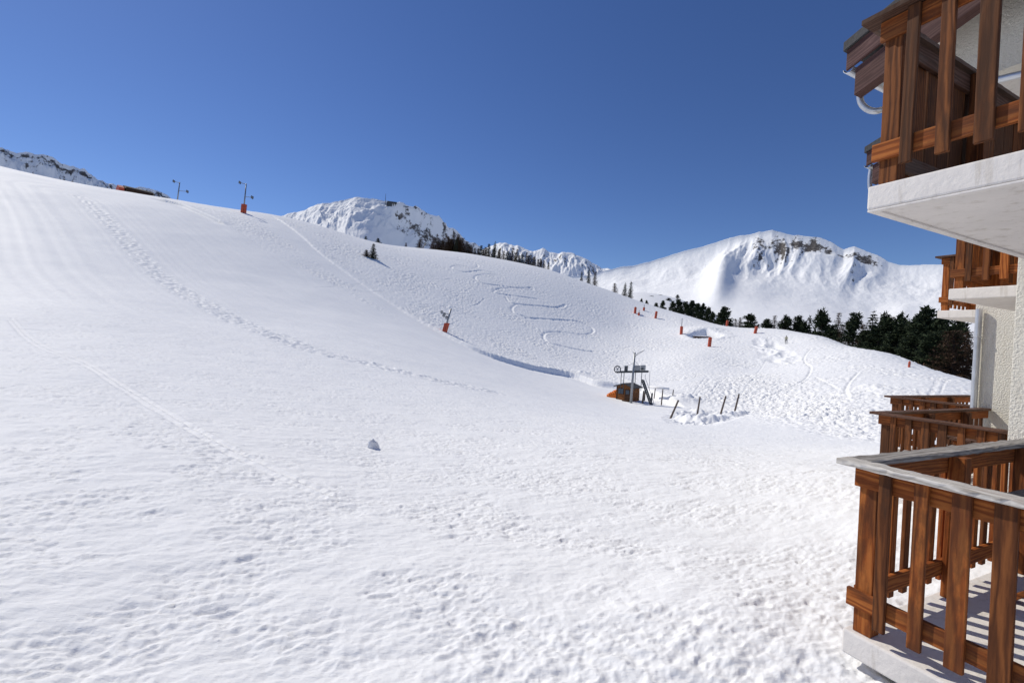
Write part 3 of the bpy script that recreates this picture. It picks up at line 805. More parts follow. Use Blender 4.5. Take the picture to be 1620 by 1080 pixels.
# roofs: one pitch per bay with verge boards, gutter and pipe
def roof(sv, ae, ze, sb_, alen, k=.365, su=3.2, detail=True):
    """sv verge plane, ae eave line, ze underside of the barge board at the eave"""
    def R(s, a, dz): return L(s, a, ze + (ae - a) * k + dz)
    def strip(name, s0, s1, z0, z1, a0, a1, mat, parent=None, bevel=.006):
        poly = [R(s0, a0, z0), R(s0, a1, z0), R(s0, a1, z1), R(s0, a0, z1)]
        return obj(name, MB().prism(poly, SV * (s1 - s0)), mat, parent or house, origin=R(s0, a0, z0), bevel=bevel)
    rf = strip('roof', sv - .03, sv + 7.0, .262, .38, ae + .03, ae - alen, M['roof'])
    strip('barge_board', sv, sv + .04, 0, .26, ae, ae - alen, M['barge'], rf)
    strip('rafter', sv + .045, sv + .20, -.38, -.03, ae - .09, ae - alen, M['barge'], rf)
    strip('soffit', sv + .305, sv + 6.9, .0, .02, ae - .03, ae - alen, M['stucco_slab'], rf)
    # gutter along the eave: half round trough
    mb = MB(); n = 10; r = .062; c0 = R(sv + .03, ae - .01, .03); V = []; F = []
    for e in (0, 1):
        for rr in (r, r - .008):
            for i in range(n + 1):
                t = math.pi * i / n
                V.append(c0 + SV * 5 * e - FV * rr * math.cos(t) + np.array([0, 0, -rr * math.sin(t)]))
    m_ = n + 1
    for i in range(n):
        F.append((i, i + 1, 2 * m_ + i + 1, 2 * m_ + i)); F.append((m_ + i + 1, m_ + i, 3 * m_ + i, 3 * m_ + i + 1)); F.append((i + 1, i, m_ + i, m_ + i + 1))
    obj('gutter', mb.add(V, F), M['zinc'], rf, origin=c0)
    return rf, R
e2 = on_level(1338, 112, 5.35)
rf2, R2 = roof(e2[0], e2[1], 5.35, 0, 3.4)
rf2['label'] = 'roof corner with dark red verge boards above the upper balcony'
e3 = on_level(1370, 263, 5.30)
rf3, R3 = roof(e3[0], e3[1], 5.30, 0, 3.4)
roof(e2[0] - 3.6, e2[1] - 1.6, 5.42, 0, 3.4)
# gable panel and swan-neck pipes under the second roof
g0 = on_plane_s(1582, 112, e2[0] + .62); g1 = on_plane_s(1625, 97, e2[0] + .62)
zb = g0[2]
polyg = [L(e2[0] + .62, e2[1] - .75, zb), L(e2[0] + .62, e2[1] - 3.3, zb), L(e2[0] + .62, e2[1] - 3.3, 5.33 + 3.3 * .365), L(e2[0] + .62, e2[1] - .75, 5.33 + .75 * .365)]
obj('gable_panel', MB().prism(polyg, SV * .2), M['stucco_wall'], house, origin=polyg[0])
def swan(rfx, sv, pts_px, s_list):
    P = [L(*on_plane_s(u, v, s)) for (u, v), s in zip(pts_px, s_list)]
    P = np.array(P); Q = []
    for i in range(len(P) - 1):
        for t in np.linspace(0, 1, 8, endpoint=False):
            p0, p1, p2, p3 = P[max(i - 1, 0)], P[i], P[i + 1], P[min(i + 2, len(P) - 1)]
            Q.append(.5 * ((2 * p1) + (p2 - p0) * t + (2 * p0 - 5 * p1 + 4 * p2 - p3) * t * t + (3 * p1 - p0 - 3 * p2 + p3) * t ** 3))
    Q.append(P[-1])
    o = obj('gutter_pipe', MB().tube(Q, .038, 12), M['zinc'], rfx, origin=Q[0], smooth=True)
swan(rf2, 0, [(1364, 122), (1360, 148), (1365, 167), (1385, 176), (1420, 165), (1520, 140), (1640, 112)], [e2[0] + .22, e2[0] + .22, e2[0] + .24, e2[0] + .3, e2[0] + .45, e2[0] + .5, e2[0] + .5])
swan(rf3, 0, [(1378, 267), (1376, 285), (1378, 302), (1388, 312), (1420, 318)], [e3[0] + .2, e3[0] + .2, e3[0] + .22, e3[0] + .3, e3[0] + .8])

# tables standing on two of the balconies
def table(s, a, z, ls, la, label, top):
    t = thing('table', label, 'table', L(s, a, z), 'wooden tables on the balconies')
    n = max(3, int(la / .105))
    mb = MB()
    for i in range(n):
        w = la / n; a_ = a - la / 2 + w * (i + .5)
        loc_box(mb, s - ls / 2, s + ls / 2, a_ - w * .44, a_ + w * .44, z + .70, z + .735)
    obj('tabletop', mb, top, t, bevel=.004)
    for sg in (-1, 1):
        ss = s + sg * ls * .36
        for q in (-1, 1):
            obj('leg', MB().bar(L(ss + q * .0205, a - q * la * .42, z + .002), L(ss + q * .0205, a + q * la * .36, z + .698), .035, .09, SV), M['wood_front'], t, bevel=.004)
    obj('stretcher', MB().bar(L(s - ls * .34, a, z + .34), L(s + ls * .34, a, z + .34), .05, .08), M['wood_side'], t, bevel=.004)
    return t
table(2.15, -.62, .001, 1.7, .85, 'weathered slatted wooden table on the nearest ground floor balcony', M['grey_side'])
table(5.5, 1.12, -.069, 1.4, .7, 'wooden table behind the dark railing of the second ground floor balcony', M['brown_side'])

# bare earth showing where the snow has melted at the foot of the near slab
mb = MB(); V = []; F = []
n1, n2 = 40, 16
for i in range(n1 + 1):
    for j in range(n2 + 1):
        a_ = -.40 - 1.5 * i / n1; w = j / n2
        edge = .10 + .07 * math.sin(i * .9) + .05 * math.sin(i * 2.3) + .10 * i / n1
        s_ = -.022 - edge * w
        p = L(s_, a_, 0); zz = float(base_xy(p[0], p[1])[0])
        V.append((p[0], p[1], -.155 + .055 * (1 - w ** 2) + .012 * math.sin(i * 3.1 + j * 1.3)))
for i in range(n1):
    for j in range(n2):
        k = i * (n2 + 1) + j; F.append((k, k + n2 + 1, k + n2 + 2, k + 1))
er = obj('bare_ground', mb.add(V, F), M['earth'], None, smooth=True); er['kind'] = 'structure'

# ------------------------------------------------------------------ trees
def leaf_mat(name, col, var):
    mt, t, b, n, l = new_mat(name)
    tc = N(n, 'ShaderNodeTexCoord'); nz = N(n, 'ShaderNodeTexNoise', Scale=1.3, Detail=3.0)
    l.new(tc.outputs['Object'], nz.inputs['Vector'])
    r = ramp(n, [(.3, [c * (1 - var) for c in col]), (.7, [c * (1 + var) for c in col])])
    l.new(nz.outputs['Fac'], r.inputs[0]); l.new(r.outputs[0], b.inputs['Base Color'])
    b.inputs['Roughness'].default_value = .8; b.inputs['Specular IOR Level'].default_value = .1
    return mt
M['needle'] = leaf_mat('dark_pine_needles', (.034, .046, .024), .6)
M['needle2'] = leaf_mat('spruce_needles', (.034, .044, .026), .5)
M['twig'] = leaf_mat('bare_larch_twigs', (.11, .070, .048), .4)
def tuft(mb, c, size, rnd, n, flat=.6, dirv=None):
    for _ in range(n):
        d = np.array([rnd.gauss(0, 1), rnd.gauss(0, 1), rnd.gauss(0, 1) * flat]); d /= np.linalg.norm(d) + 1e-6
        if dirv is not None: d = d * .7 + np.asarray(dirv); d /= np.linalg.norm(d) + 1e-6
        w = np.cross(d, [rnd.gauss(0, 1), rnd.gauss(0, 1), rnd.gauss(0, 1)]); w /= np.linalg.norm(w) + 1e-6
        L_ = size * rnd.uniform(.6, 1.3); wd = L_ * rnd.uniform(.16, .30)
        p = np.asarray(c) + d * size * rnd.uniform(0, .6)
        mb.add([p - w * wd, p + w * wd, p + d * L_ + w * wd * .3, p + d * L_ - w * wd * .3], [(0, 1, 2, 3)])
def make_tree(kind, seed):
    """unit-height tree at the origin: (trunk, crown) mesh builders, 10 m tall"""
    rnd = random.Random(seed); tr = MB(); cr = MB(); H = 10.0
    lean = (rnd.uniform(-.3, .3), rnd.uniform(-.3, .3))
    ax = lambda z: np.array([lean[0] * (z / H) ** 2, lean[1] * (z / H) ** 2, z])
    tr.tube([ax(z) for z in (-.6, 0, 1.5, 4, 7, 9.6)], [.27, .22, .18, .13, .07, .015], 7)
    if kind == 'pine':      # arolla pine: dense, lumpy, rounded top
        for i in range(84):
            z = rnd.uniform(.5, 8.6) if i > 14 else 7.5 + i * .16
            prof = (2.25 * (1 - (max(z - 2.6, 0) / 7.6) ** 1.7) * (1 if z > 1.5 else .8)) * rnd.uniform(.5, 1.08)
            ph = rnd.uniform(0, 2 * math.pi); r = max(0.1, prof)
            e = ax(z) + np.array([math.cos(ph) * r, math.sin(ph) * r, rnd.uniform(-.1, .4)])
            tr.tube([ax(max(.3, z - .5)), (ax(max(.3, z - .3)) + e) / 2, e], [.05, .035, .012], 4)
            for q in range(5):
                c = e + np.array([rnd.gauss(0, .33), rnd.gauss(0, .33), rnd.gauss(0, .26)])
                tuft(cr, c, .44, rnd, 10, .9, (0, 0, .3))
            for f in (.3, .6, .8): tuft(cr, ax(z) * (1 - f) + e * f, .38, rnd, 6, .8, (0, 0, .25))
    elif kind == 'spruce':
        z = .5
        while z < 9.7:
            R = 2.0 * (1 - z / 10.2) ** .85 * rnd.uniform(.8, 1.12) + .08; nb = max(4, int(8 * (1 - z / 14)))
            o = rnd.uniform(0, 6.28)
            for k in range(nb):
                ph = o + 6.283 * k / nb + rnd.uniform(-.3, .3); r = R * rnd.uniform(.65, 1.15); dv = np.array([math.cos(ph), math.sin(ph), 0])
                e = ax(z) + dv * r + np.array([0, 0, -.22 * r])
                tr.tube([ax(z), (ax(z) + e) / 2 + np.array([0, 0, .05]), e], [.035, .025, .01], 4)
                ns = max(2, int(r / .25))
                for q in range(ns):
                    f = (q + .6) / ns
                    tuft(cr, ax(z) * (1 - f) + e * f, .30, rnd, 6, .5, dv * .5 + np.array([0, 0, -.25]))
            z += rnd.uniform(.30, .46)
        tuft(cr, ax(9.6), .35, rnd, 8, 1.2, (0, 0, .8))
    else:                   # larch in winter: bare brown twigs
        z = .9
        while z < 9.8:
            R = 2.0 * (1 - z / 10.6) ** .8 * rnd.uniform(.75, 1.15) + .1; nb = 6
            o = rnd.uniform(0, 6.28)
            for k in range(nb):
                ph = o + 6.283 * k / nb + rnd.uniform(-.4, .4); r = R * rnd.uniform(.6, 1.2); dv = np.array([math.cos(ph), math.sin(ph), 0])
                e = ax(z) + dv * r + np.array([0, 0, .12 * r])
                cr.tube([ax(z), (ax(z) + e) / 2 - np.array([0, 0, .1 * r]), e], [.045, .03, .015], 3, cap=False)
                ns = max(2, int(r / .22))
                for q in range(ns):
                    f = (q + .7) / ns; b = ax(z) * (1 - f) + e * f
                    for _ in range(9):
                        d = np.array([rnd.gauss(0, .5) + dv[0] * .4, rnd.gauss(0, .5) + dv[1] * .4, rnd.gauss(-.1, .4)]); d = d / np.linalg.norm(d) * rnd.uniform(.2, .55)
                        w = np.cross(d, (0, 0, 1.0)); w = w / (np.linalg.norm(w) + 1e-6) * .034
                        cr.add([b - w, b + w, b + d], [(0, 1, 2)])
            z += rnd.uniform(.28, .42)
    return tr, cr
KIND = {'pine': ('pine_tree', 'needle', 'pine tree'), 'spruce': ('spruce_tree', 'needle2', 'spruce'), 'larch': ('larch_tree', 'twig', 'larch')}
TP = {}
for kd in KIND:
    TP[kd] = []
    for i in range(3):
        t = thing(KIND[kd][0], '-', KIND[kd][2], (0, 0, 0))
        tr, cr = make_tree(kd, 100 + i * 7 + len(kd))
        obj('trunk', tr, M['bark'], t); obj('crown', cr, M[KIND[kd][1]], t)
        TP[kd].append(t)
def tree(kd, u, v_top, d, label, group, width=None, base=None):
    """crown top seen at (u, v_top); d metres away on the ground, or standing at pixel base"""
    if base is not None: p = ground_at(*base); d = float(np.hypot(*p))
    else: p = at_dist(u, d)
    a, e = az_e(u, v_top); pt = np.array([math.sin(a) * d, math.cos(a) * d]) if base is None else p
    z0 = float(base_xy(pt[0], pt[1])[0]); h = e * d + EYE - z0
    src = random.choice(TP[kd]); sz = h / 10.0
    sx = sz if width is None else (width / FPX * d * math.cos(a) ** 0) / (4.6 if kd == 'pine' else 3.7)
    sx = max(sx, sz * .35)
    return dup(src, (pt[0], pt[1], z0 - .15), random.uniform(0, 6.28), (sx, sx, sz * 1.0), label, group)
G1 = 'trees of the wood on the right behind the snow crest'
wood = [
 ('pine',1188,497,128,24,'lone rounded dark pine just right of the red pad at the crest'),
 ('larch',1171,501,128,14,'small brown bare larch beside the lone rounded pine'),
 ('larch',1225,496,136,20,'brown spiky larch at the left end of the dark wood'),
 ('pine',1214,506,134,22,'low dark pine at the left end of the dark wood'),
 ('pine',1244,501,134,26,'broad dark pine beside the brown larch at the wood edge above the skier'),
 ('pine',1262,502,136,24,'dark round-topped pine just right of the skier'),
 ('spruce',1283,497,138,20,'slim dark spruce with open branches rising between two round pines'),
 ('pine',1272,510,134,20,'low dark pine below the slim open spruce'),
 ('pine',1302,493,132,30,'large round pine right of the slim open spruce'),
 ('larch',1326,490,130,22,'tall thin-topped brown larch in the middle of the wood'),
 ('larch',1334,512,122,26,'short brown larch at the snow edge below the tall thin-topped larch'),
 ('pine',1351,498,126,28,'dark pine right of the tall thin-topped brown larch'),
 ('larch',1345,514,118,24,'brown bushy larch in front of the dark pines'),
 ('spruce',1381,490,122,34,'pointed dark spruce with a long side branch near its top'),
 ('larch',1364,510,118,26,'brown larch left of the pointed dark spruce'),
 ('pine',1402,499,118,32,'dark pine right of the pointed spruce'),
 ('larch',1413,496,124,20,'thin bare larch top showing above the dark pines'),
 ('pine',1427,500,116,34,'wide dark pine with a rounded top left of the biggest pine'),
 ('pine',1455,500,110,34,'dark pine leaning against the left side of the biggest pine'),
 ('pine',1470,491,112,48,'biggest and tallest pine of the dark wood'),
 ('pine',1491,500,108,42,'dark pine below the white slab of the third bay'),
 ('pine',1511,508,104,38,'dark pine rising behind the bare brown larch by the house corner'),
 ('larch',1512,520,92,66,'large bare brown larch nearest the corner of the house'),
 ('larch',1533,519,96,34,'thin larch partly hidden by the downpipe'),
 ('pine',1392,520,112,34,'low dark pine filling the wood edge under the pointed spruce'),
 ('pine',1420,522,107,36,'low dark pine at the snow edge in the right half of the wood'),
 ('pine',1450,525,102,38,'low dark pine at the snow edge under the biggest pine'),
 ('pine',1480,528,97,36,'low dark pine at the snow edge beside the bare brown larch'),
 ('pine',1370,524,116,30,'low dark pine at the snow edge left of the pointed spruce'),
 ('pine',1320,516,126,26,'low dark pine behind the end of the snow shoulder'),
]
for kd, u, v, d, w, lb in wood: tree(kd, u, v, d + (26 if u < 1350 else 16 if u < 1440 else 10), lb, G1, w)
G2 = 'small pines scattered over the snowy knoll'
tree('pine', 1148, 487, 185, 'big rounded dark pine at the foot of the knoll right of the crest', G2, 27)
tree('larch', 1163, 503, 172, 'short brown larch touching the big rounded pine', G2, 14)
for u, v, d, w in [(1015,473,170,8),(1023,476,180,10),(1038,480,190,11),(1049,476,205,10),(1030,468,240,7),(1058,471,235,8),(1066,477,200,14),(1075,474,205,15),(1086,478,200,16),
                   (1096,476,205,16),(1104,481,198,15),(1113,481,200,14),(1121,487,190,15),(1128,494,180,12),(1090,488,185,14),(1108,492,180,14),(1078,486,188,13),(1044,466,255,6),(1072,466,260,6),(1135,503,165,10)]:
    tree('pine', u, v, d * 1.25, 'one of the small dark pines dotted over the snowy knoll behind the crest', G2, w)
G3 = 'three trees standing out on the crest'
tree('larch', 973, 447, 200, 'brown bushy larch left of two dark spruces on the crest', G3, 17)
tree('spruce', 989, 446, 195, 'middle dark spruce of the trio on the crest', G3, 13)
tree('spruce', 998, 444, 195, 'right-hand dark spruce of the trio on the crest', G3, 13)
G4 = 'three trees on the crest below the small range'
tree('spruce', 920, 428, 205, 'smallest and leftmost spruce of the trio below the distant range', G4, 10)
tree('spruce', 932, 425, 202, 'tallest middle spruce of the trio below the distant range', G4, 13)
tree('larch', 942, 428, 202, 'brown larch at the right of the trio below the distant range', G4, 16)
G5 = 'larches in the row along the crest'
for i, (u, v, w) in enumerate([(686,377,12),(694,375,14),(702,374,14),(710,372,16),(718,371,16),(725,370,16),(732,374,16),(739,380,14),(745,387,12),(714,382,16),(728,384,16),(698,384,13),(706,382,14),(721,378,16),(736,384,14),(690,386,12),(700,379,14),(711,376,15),(723,373,15),(741,384,13),(683,383,9),(748,391,11),(716,376,15),(727,377,15)]):
    tree('larch', u, v, 206 + (i % 3) * 5, 'bare brown larch in the dense clump on the crest below the domed mountain', G5, w * 1.6)
tree('spruce', 722, 376, 204, 'dark conifer hidden among the larch clump below the domed mountain', G5, 16)
G6 = 'conifers in the looser row along the crest'
for u, v, w, lb in [(762,387,13,'leftmost dark spruce of the looser row right of the larch clump'),(774,385,14,'second dark spruce of the looser row right of the larch clump'),
                    (783,381,12,'tallest slim spruce of the looser row on the crest'),(803,395,15,'dark squat spruce standing apart in the looser row'),(827,400,14,'dark squat spruce near the right end of the looser row'),(868,414,8,'tiny dark spruce at the right end of the looser row')]:
    tree('spruce', u, v, 208, lb, G6, w * 1.25)
for u, v, w in [(769,390,12),(792,392,10),(811,390,9),(818,392,9),(833,397,9),(840,401,9),(847,404,9),(855,408,8),(861,411,8),(788,396,10),(752,391,10),(757,392,10),(765,392,11),(780,392,11),(797,396,10),(807,399,10),(815,398,10),(823,402,10),(837,403,10),(844,405,9),(852,408,9),(857,410,8)]:
    tree('larch', u, v, 212, 'thin bare larch in the looser row along the crest', G6, w * 1.6)
tree('spruce', 590, 383, 0, 'small lone spruce on the open snow casting a long shadow', 'bushes and small trees at the hilltop', 15, base=(590, 409))
tree('spruce', 579, 372, 174, 'tiny spruce on the skyline above the lone small spruce', 'bushes and small trees at the hilltop', 9)
tree('spruce', 599, 376, 176, 'low dark bush on the skyline right of the lone small spruce', 'bushes and small trees at the hilltop', 14)
tree('larch', 664, 377, 188, 'rusty brown bare bush by the pale slanted pole', 'bushes and small trees at the hilltop', 18)
tree('larch', 643, 383, 190, 'faint brown sapling left of the rusty bush', 'bushes and small trees at the hilltop', 8)
tree('larch', 582, 394, 0, 'scrubby brown bush leaning on the lone small spruce', 'bushes and small trees at the hilltop', 14, base=(580, 406))
for kd in TP:
    for t in TP[kd]: drop(t)

# ------------------------------------------------------------------ drag-lift pylons
def gz(p): return float(base_xy(p[0], p[1])[0])
def put(px): p = ground_at(*px); return np.array([p[0], p[1], gz(p)])
def px_scale(p): return math.hypot(p[0], p[1])
def wheel(mb_t, mb_s, c, axis, R):
    mb_t.ring(c, axis, R, R * .16, 18, 6)
    ax = np.asarray(axis, float); ax /= np.linalg.norm(ax); t = np.cross(ax, (0, 0, 1.0)); t /= np.linalg.norm(t); w = np.cross(ax, t)
    for k in range(6):
        d = math.cos(k * math.pi / 3) * t + math.sin(k * math.pi / 3) * w
        mb_s.bar(np.asarray(c), np.asarray(c) + d * R, .05, .05, ax)
    mb_s.tube([np.asarray(c) - ax * .1, np.asarray(c) + ax * .1], .07, 8)
def view_axes(p):
    h = np.array([p[0], p[1], 0]) / math.hypot(p[0], p[1]); r = np.array([h[1], -h[0], 0]); return r, h   # image right, away
def pylon(base, label, hgt, lean, arms, padh, padw):
    """arms: (height, sideways offset, wheel radius, turn)"""
    r, h = view_axes(base); r = np.array(r)
    t = thing('lift_pylon', label, 'lift pylon', base, 'pylons of the drag lift')
    up = np.array([0, 0, 1.0]) + r * lean; top = base + up * hgt
    obj('mast', MB().tube([base - up * .3, base + up * hgt * .5, top], [.17, .15, .12], 10), M['steel'], t, smooth=True)
    # padding: four foam mats round the foot with seams
    mb = MB(); w = padw / 2
    c0 = base - up * .1; c1 = base + up * padh
    for k in range(6):
        a0 = k * math.pi / 3; d0 = math.cos(a0) * r + math.sin(a0) * h; sd_ = -math.sin(a0) * r + math.cos(a0) * h
        mb.frame_box((c0 + c1) / 2 + d0 * w * .8, d0 * w * .18, sd_ * w * .44, (c1 - c0) / 2)
    obj('safety_pad', mb, M['pad_red'], t, bevel=.03)
    for hh, off, R, turn in arms:
        e0 = base + up * hh; e1 = e0 + r * off + np.array([0, 0, .12 * abs(off)])
        ar = obj('crossarm', MB().bar(e0, e1, .09, .11), M['steel'], t)
        axis = r * math.cos(turn) + h * math.sin(turn)
        a_ = MB(); b_ = MB()
        dirw = np.cross(axis, (0, 0, 1.0))
        for q in (-1, 1):
            c = e1 + dirw * q * R * 1.15 + np.array([0, 0, -.15 * q])
            wheel(a_, b_, c, axis, R)
        b_.bar(e1 - dirw * R * 1.2, e1 + dirw * R * 1.2, .06, .10)
        s_ = obj('sheave', b_, M['steel'], t, origin=e1); obj('tyre', a_, M['tyre'], s_, origin=e1)
    return t
b = put((703, 526)); k = px_scale(b) / FPX
pylon(b, 'leaning lift pylon with red padding and two spoked wheels halfway up the slope', 38 * k, .22, [(24.5 * k, -5.5 * k, 2.3 * k, 1.0), (29 * k, -10 * k, 2.2 * k, 1.0)], 15 * k, 8.5 * k)
b = put((385, 337)); k = px_scale(b) / FPX
pylon(b, 'tall drag lift pylon with a red padded foot standing on the skyline', 40 * k, .04, [(39 * k, -7.5 * k, 1.7 * k, .35), (22 * k, 8.5 * k, 1.9 * k, .35)], 11.5 * k, 7 * k)
p = at_dist(271, 158); b = np.array([p[0], p[1], gz(p)]); k = 158 / FPX
pylon(b, 'farthest drag lift pylon seen against the sky without its foot', 28 * k, .06, [(27 * k, -6 * k, 1.5 * k, .35), (17 * k, 9 * k, 1.6 * k, .35)], 3 * k, 5 * k)

# ------------------------------------------------------------------ bottom station of the lift: cabin, drive tower, mats, posts
hb = put((994, 633)); r, h = view_axes(hb); k = px_scale(hb) / FPX
UZv = np.array([0, 0, 1.0])
def turned(base, ang):
    r, h = view_axes(base); x = r * math.cos(ang) + h * math.sin(ang); y = -r * math.sin(ang) + h * math.cos(ang); return x, y
X_, Y_ = turned(hb, -.50)
cw, cd, ch = 26 * k, 24 * k, 20 * k
hut = thing('lift_cabin', 'small brown timber hut with a dark gabled roof behind the lift tower', 'hut', hb)
o0 = hb + r * -1.0 * k + h * 6 * k
def P_(x, y, z): return o0 + X_ * x + Y_ * y + UZv * z
def hutbox(name, mat, x0, x1, y0, y1, z0, z1, parent=None, bevel=.01):
    return obj(name, MB().frame_box(P_((x0 + x1) / 2, (y0 + y1) / 2, (z0 + z1) / 2), X_ * (x1 - x0) / 2, Y_ * (y1 - y0) / 2, UZv * (z1 - z0) / 2), mat, parent or hut, origin=P_(x0, y0, z0), bevel=bevel)
mb = MB()
nb = 9
for i in range(nb):      # horizontal boards, each slightly proud of the next
    z0, z1 = -.35 + (ch + .35) * i / nb, -.35 + (ch + .35) * (i + 1) / nb - .015
    mb.frame_box(P_(0, 0, (z0 + z1) / 2), X_ * (cw / 2), Y_ * (cd / 2), UZv * (z1 - z0) / 2)
    mb.frame_box(P_(0, 0, z1 + .0075), X_ * (cw / 2 - .02), Y_ * (cd / 2 - .02), UZv * .0074)
mb.prism([P_(-cw / 2, -cd / 2 + .01, ch), P_(cw / 2, -cd / 2 + .01, ch), P_(0, -cd / 2 + .01, ch + 4.5 * k)], Y_ * (cd - .02))
wl = obj('wall', mb, M['cabin'], hut)
hutbox('corner_post', M['cabin_dark'], -cw / 2 - .03, -cw / 2 + .09, -cd / 2 - .03, -cd / 2 + .09, -.3, ch)
hutbox('corner_post', M['cabin_dark'], cw / 2 - .09, cw / 2 + .03, -cd / 2 - .03, -cd / 2 + .09, -.3, ch)
win = hutbox('window', M['cabin_dark'], -cw * .40, -cw * .02, -cd / 2 - .05, -cd / 2 - .012, ch * .44, ch * .90)
hutbox('pane', M['glass'], -cw * .37, -cw * .215, -cd / 2 - .062, -cd / 2 - .052, ch * .48, ch * .86, win, 0)
hutbox('pane', M['glass'], -cw * .195, -cw * .05, -cd / 2 - .062, -cd / 2 - .052, ch * .48, ch * .86, win, 0)
dor = hutbox('door', M['cabin_dark'], cw * .06, cw * .40, -cd / 2 - .045, -cd / 2 - .012, -.05, ch * .86)
hutbox('pane', M['glass'], cw * .12, cw * .34, -cd / 2 - .055, -cd / 2 - .047, ch * .5, ch * .8, dor, 0)
ov = 4 * k
for sg in (-1, 1):
    e0 = np.array([sg * (cw / 2 + ov), ch - .9 * k * ov / (cw / 2 + ov) * 1.0 - .3 * k]); 
    poly = [P_(0, -cd / 2 - ov * .8, ch + 5.0 * k), P_(sg * (cw / 2 + ov), -cd / 2 - ov * .8, ch - .6 * k), P_(sg * (cw / 2 + ov), -cd / 2 - ov * .8, ch + .7 * k), P_(0, -cd / 2 - ov * .8, ch + 6.4 * k)]
    obj('roof', MB().prism(poly, Y_ * (cd + ov * 1.6)), M['roof'], hut)
hutbox('step', M['cabin_dark'], cw * .04, cw * .42, -cd / 2 - .55, -cd / 2 - .06, -.2, .08)

mb0 = put((999, 637)); r, h = view_axes(mb0)
tw = thing('lift_drive_tower', 'grey steel lift tower with wheel, platform and ladder in front of the hut', 'lift tower', mb0)
def T_(x, y, z): return mb0 + r * x * k + h * y * k + UZv * z * k
obj('mast', MB().tube([T_(-.8, 0, -2), T_(-.2, 0, 34), T_(.8, 0, 75)], [2.1 * k, 1.8 * k, 1.3 * k], 12), M['steel'], tw, smooth=True)
mb = MB(); 
for yy in (3, 9): mb.bar(T_(-24, yy, 43.5), T_(22, yy, 47.5), .16, 2.2 * k)
for xx in range(-22, 22, 5): mb.bar(T_(xx, 3, 43.7 + (xx + 24) * .087), T_(xx, 9, 43.7 + (xx + 24) * .087), .1, .1)
mb.frame_box(T_(2, 6, 47.2), (r + UZv * .087) * 20 * k, h * 3.2 * k, UZv * .25 * k)
obj('platform', mb, M['dark_steel'], tw)
a_ = MB(); b_ = MB(); wheel(a_, b_, T_(-23, 2, 48), h * .9 + r * .35, 5 * k); 
bw = obj('bullwheel', b_, M['steel'], tw); obj('rim', a_, M['dark_steel'], bw)
def tb(name, mat, x0, x1, y0, y1, z0, z1, sl_=0, parent=None):
    return obj(name, MB().frame_box(T_((x0 + x1) / 2, (y0 + y1) / 2, (z0 + z1) / 2), (r + UZv * sl_) * (x1 - x0) / 2 * k, h * (y1 - y0) / 2 * k, UZv * (z1 - z0) / 2 * k), mat, parent or tw, bevel=.03)
tb('motor_housing', M['steel'], 1.8, 10, 3, 9, 47.6, 55.5, .06)
tb('motor_housing', M['steel'], 10.3, 17.5, 3, 9, 49, 56.5, .08)
tb('gearbox', M['dark_steel'], -13, -8, 3, 9, 46.5, 54, .06)
obj('motor', MB().tube([T_(13, 1, 51), T_(13, 3, 51)], 1.7 * k, 12), M['dark_steel'], tw)
for x0, z1 in ((-17, 44), (-13, 44.5), (3.5, 46), (12.5, 47)):
    obj('strut', MB().tube([T_(x0, 6, 18), T_(x0, 6, z1)], .5 * k, 6), M['dark_steel'], tw)
obj('lightning_arm', MB().tube([T_(.5, 0, 66), T_(5, 0, 74), T_(14.5, 0, 79)], .45 * k, 6).tube([T_(.8, 0, 74), T_(4, 0, 71), T_(13, 0, 78)], .3 * k, 6).tube([T_(-2.2, 0, 75.5), T_(1, 0, 73)], .5 * k, 6), M['steel'], tw)
obj('stay', MB().tube([T_(-1.5, 0, 58), T_(-18, 3, 50)], .22 * k, 5).tube([T_(2, 0, 62), T_(8, 3, 55)], .22 * k, 5), M['steel'], tw)
mb = MB()
for q in (-1, 1): mb.bar(T_(14 + q * 1.3, 2, 35), T_(28 + q * 1.3, -3, 0), .1, .14)
for i in range(13):
    f = i / 12; mb.bar(T_(12.8 + 14 * f, 2 - 5 * f, 35 - 35 * f), T_(15.2 + 14 * f, 2 - 5 * f, 35 - 35 * f), .08, .08)
ld = obj('ladder', mb, M['dark_steel'], tw)
obj('ladder_handrail', MB().tube([T_(17.5, 2, 43), T_(17.5, 2, 39), T_(31, -3, 5), T_(30.5, -3, -.5)], .28 * k, 5), M['dark_steel'], ld)
obj('drop_pole', MB().tube([T_(19, 6, 48), T_(24, 6, 48.6), T_(24.3, 6, 20)], .32 * k, 6), M['steel'], tw)
# orange tarpaulin-covered heap beside the hut
p = put((969, 628)); r, h = view_axes(p); kk = px_scale(p) / FPX; mb = MB(); V = []; F = []
nu_, nv_ = 22, 12; rn = random.Random(3)
for i in range(nu_ + 1):
    for j in range(nv_ + 1):
        x = -9 + 18 * i / nu_; f = j / nv_; a2 = math.pi * f
        hh = (4.0 + 11.0 * (i / nu_) ** .9) * (1 - .12 * math.sin(i * 1.9 + j)) * (1 + .08 * rn.gauss(0, 1)); dp_ = 4.5
        V.append(p + r * (x * kk) + h * (-math.cos(a2) * dp_ * kk + 1 * kk) + UZv * (math.sin(a2) ** .8 * hh * kk - .08))
for i in range(nu_):
    for j in range(nv_):
        q = i * (nv_ + 1) + j; F.append((q, q + nv_ + 1, q + nv_ + 2, q + 1))
F.append(tuple(range(nv_, -1, -1))); F.append(tuple(nu_ * (nv_ + 1) + j for j in range(nv_ + 1)))
tag(obj('tarpaulin', mb.add(V, [f[::-1] for f in F]), M['pad_orange'], None, origin=p), 'crumpled bright orange tarpaulin heaped against the left side of the lift hut', 'tarpaulin')
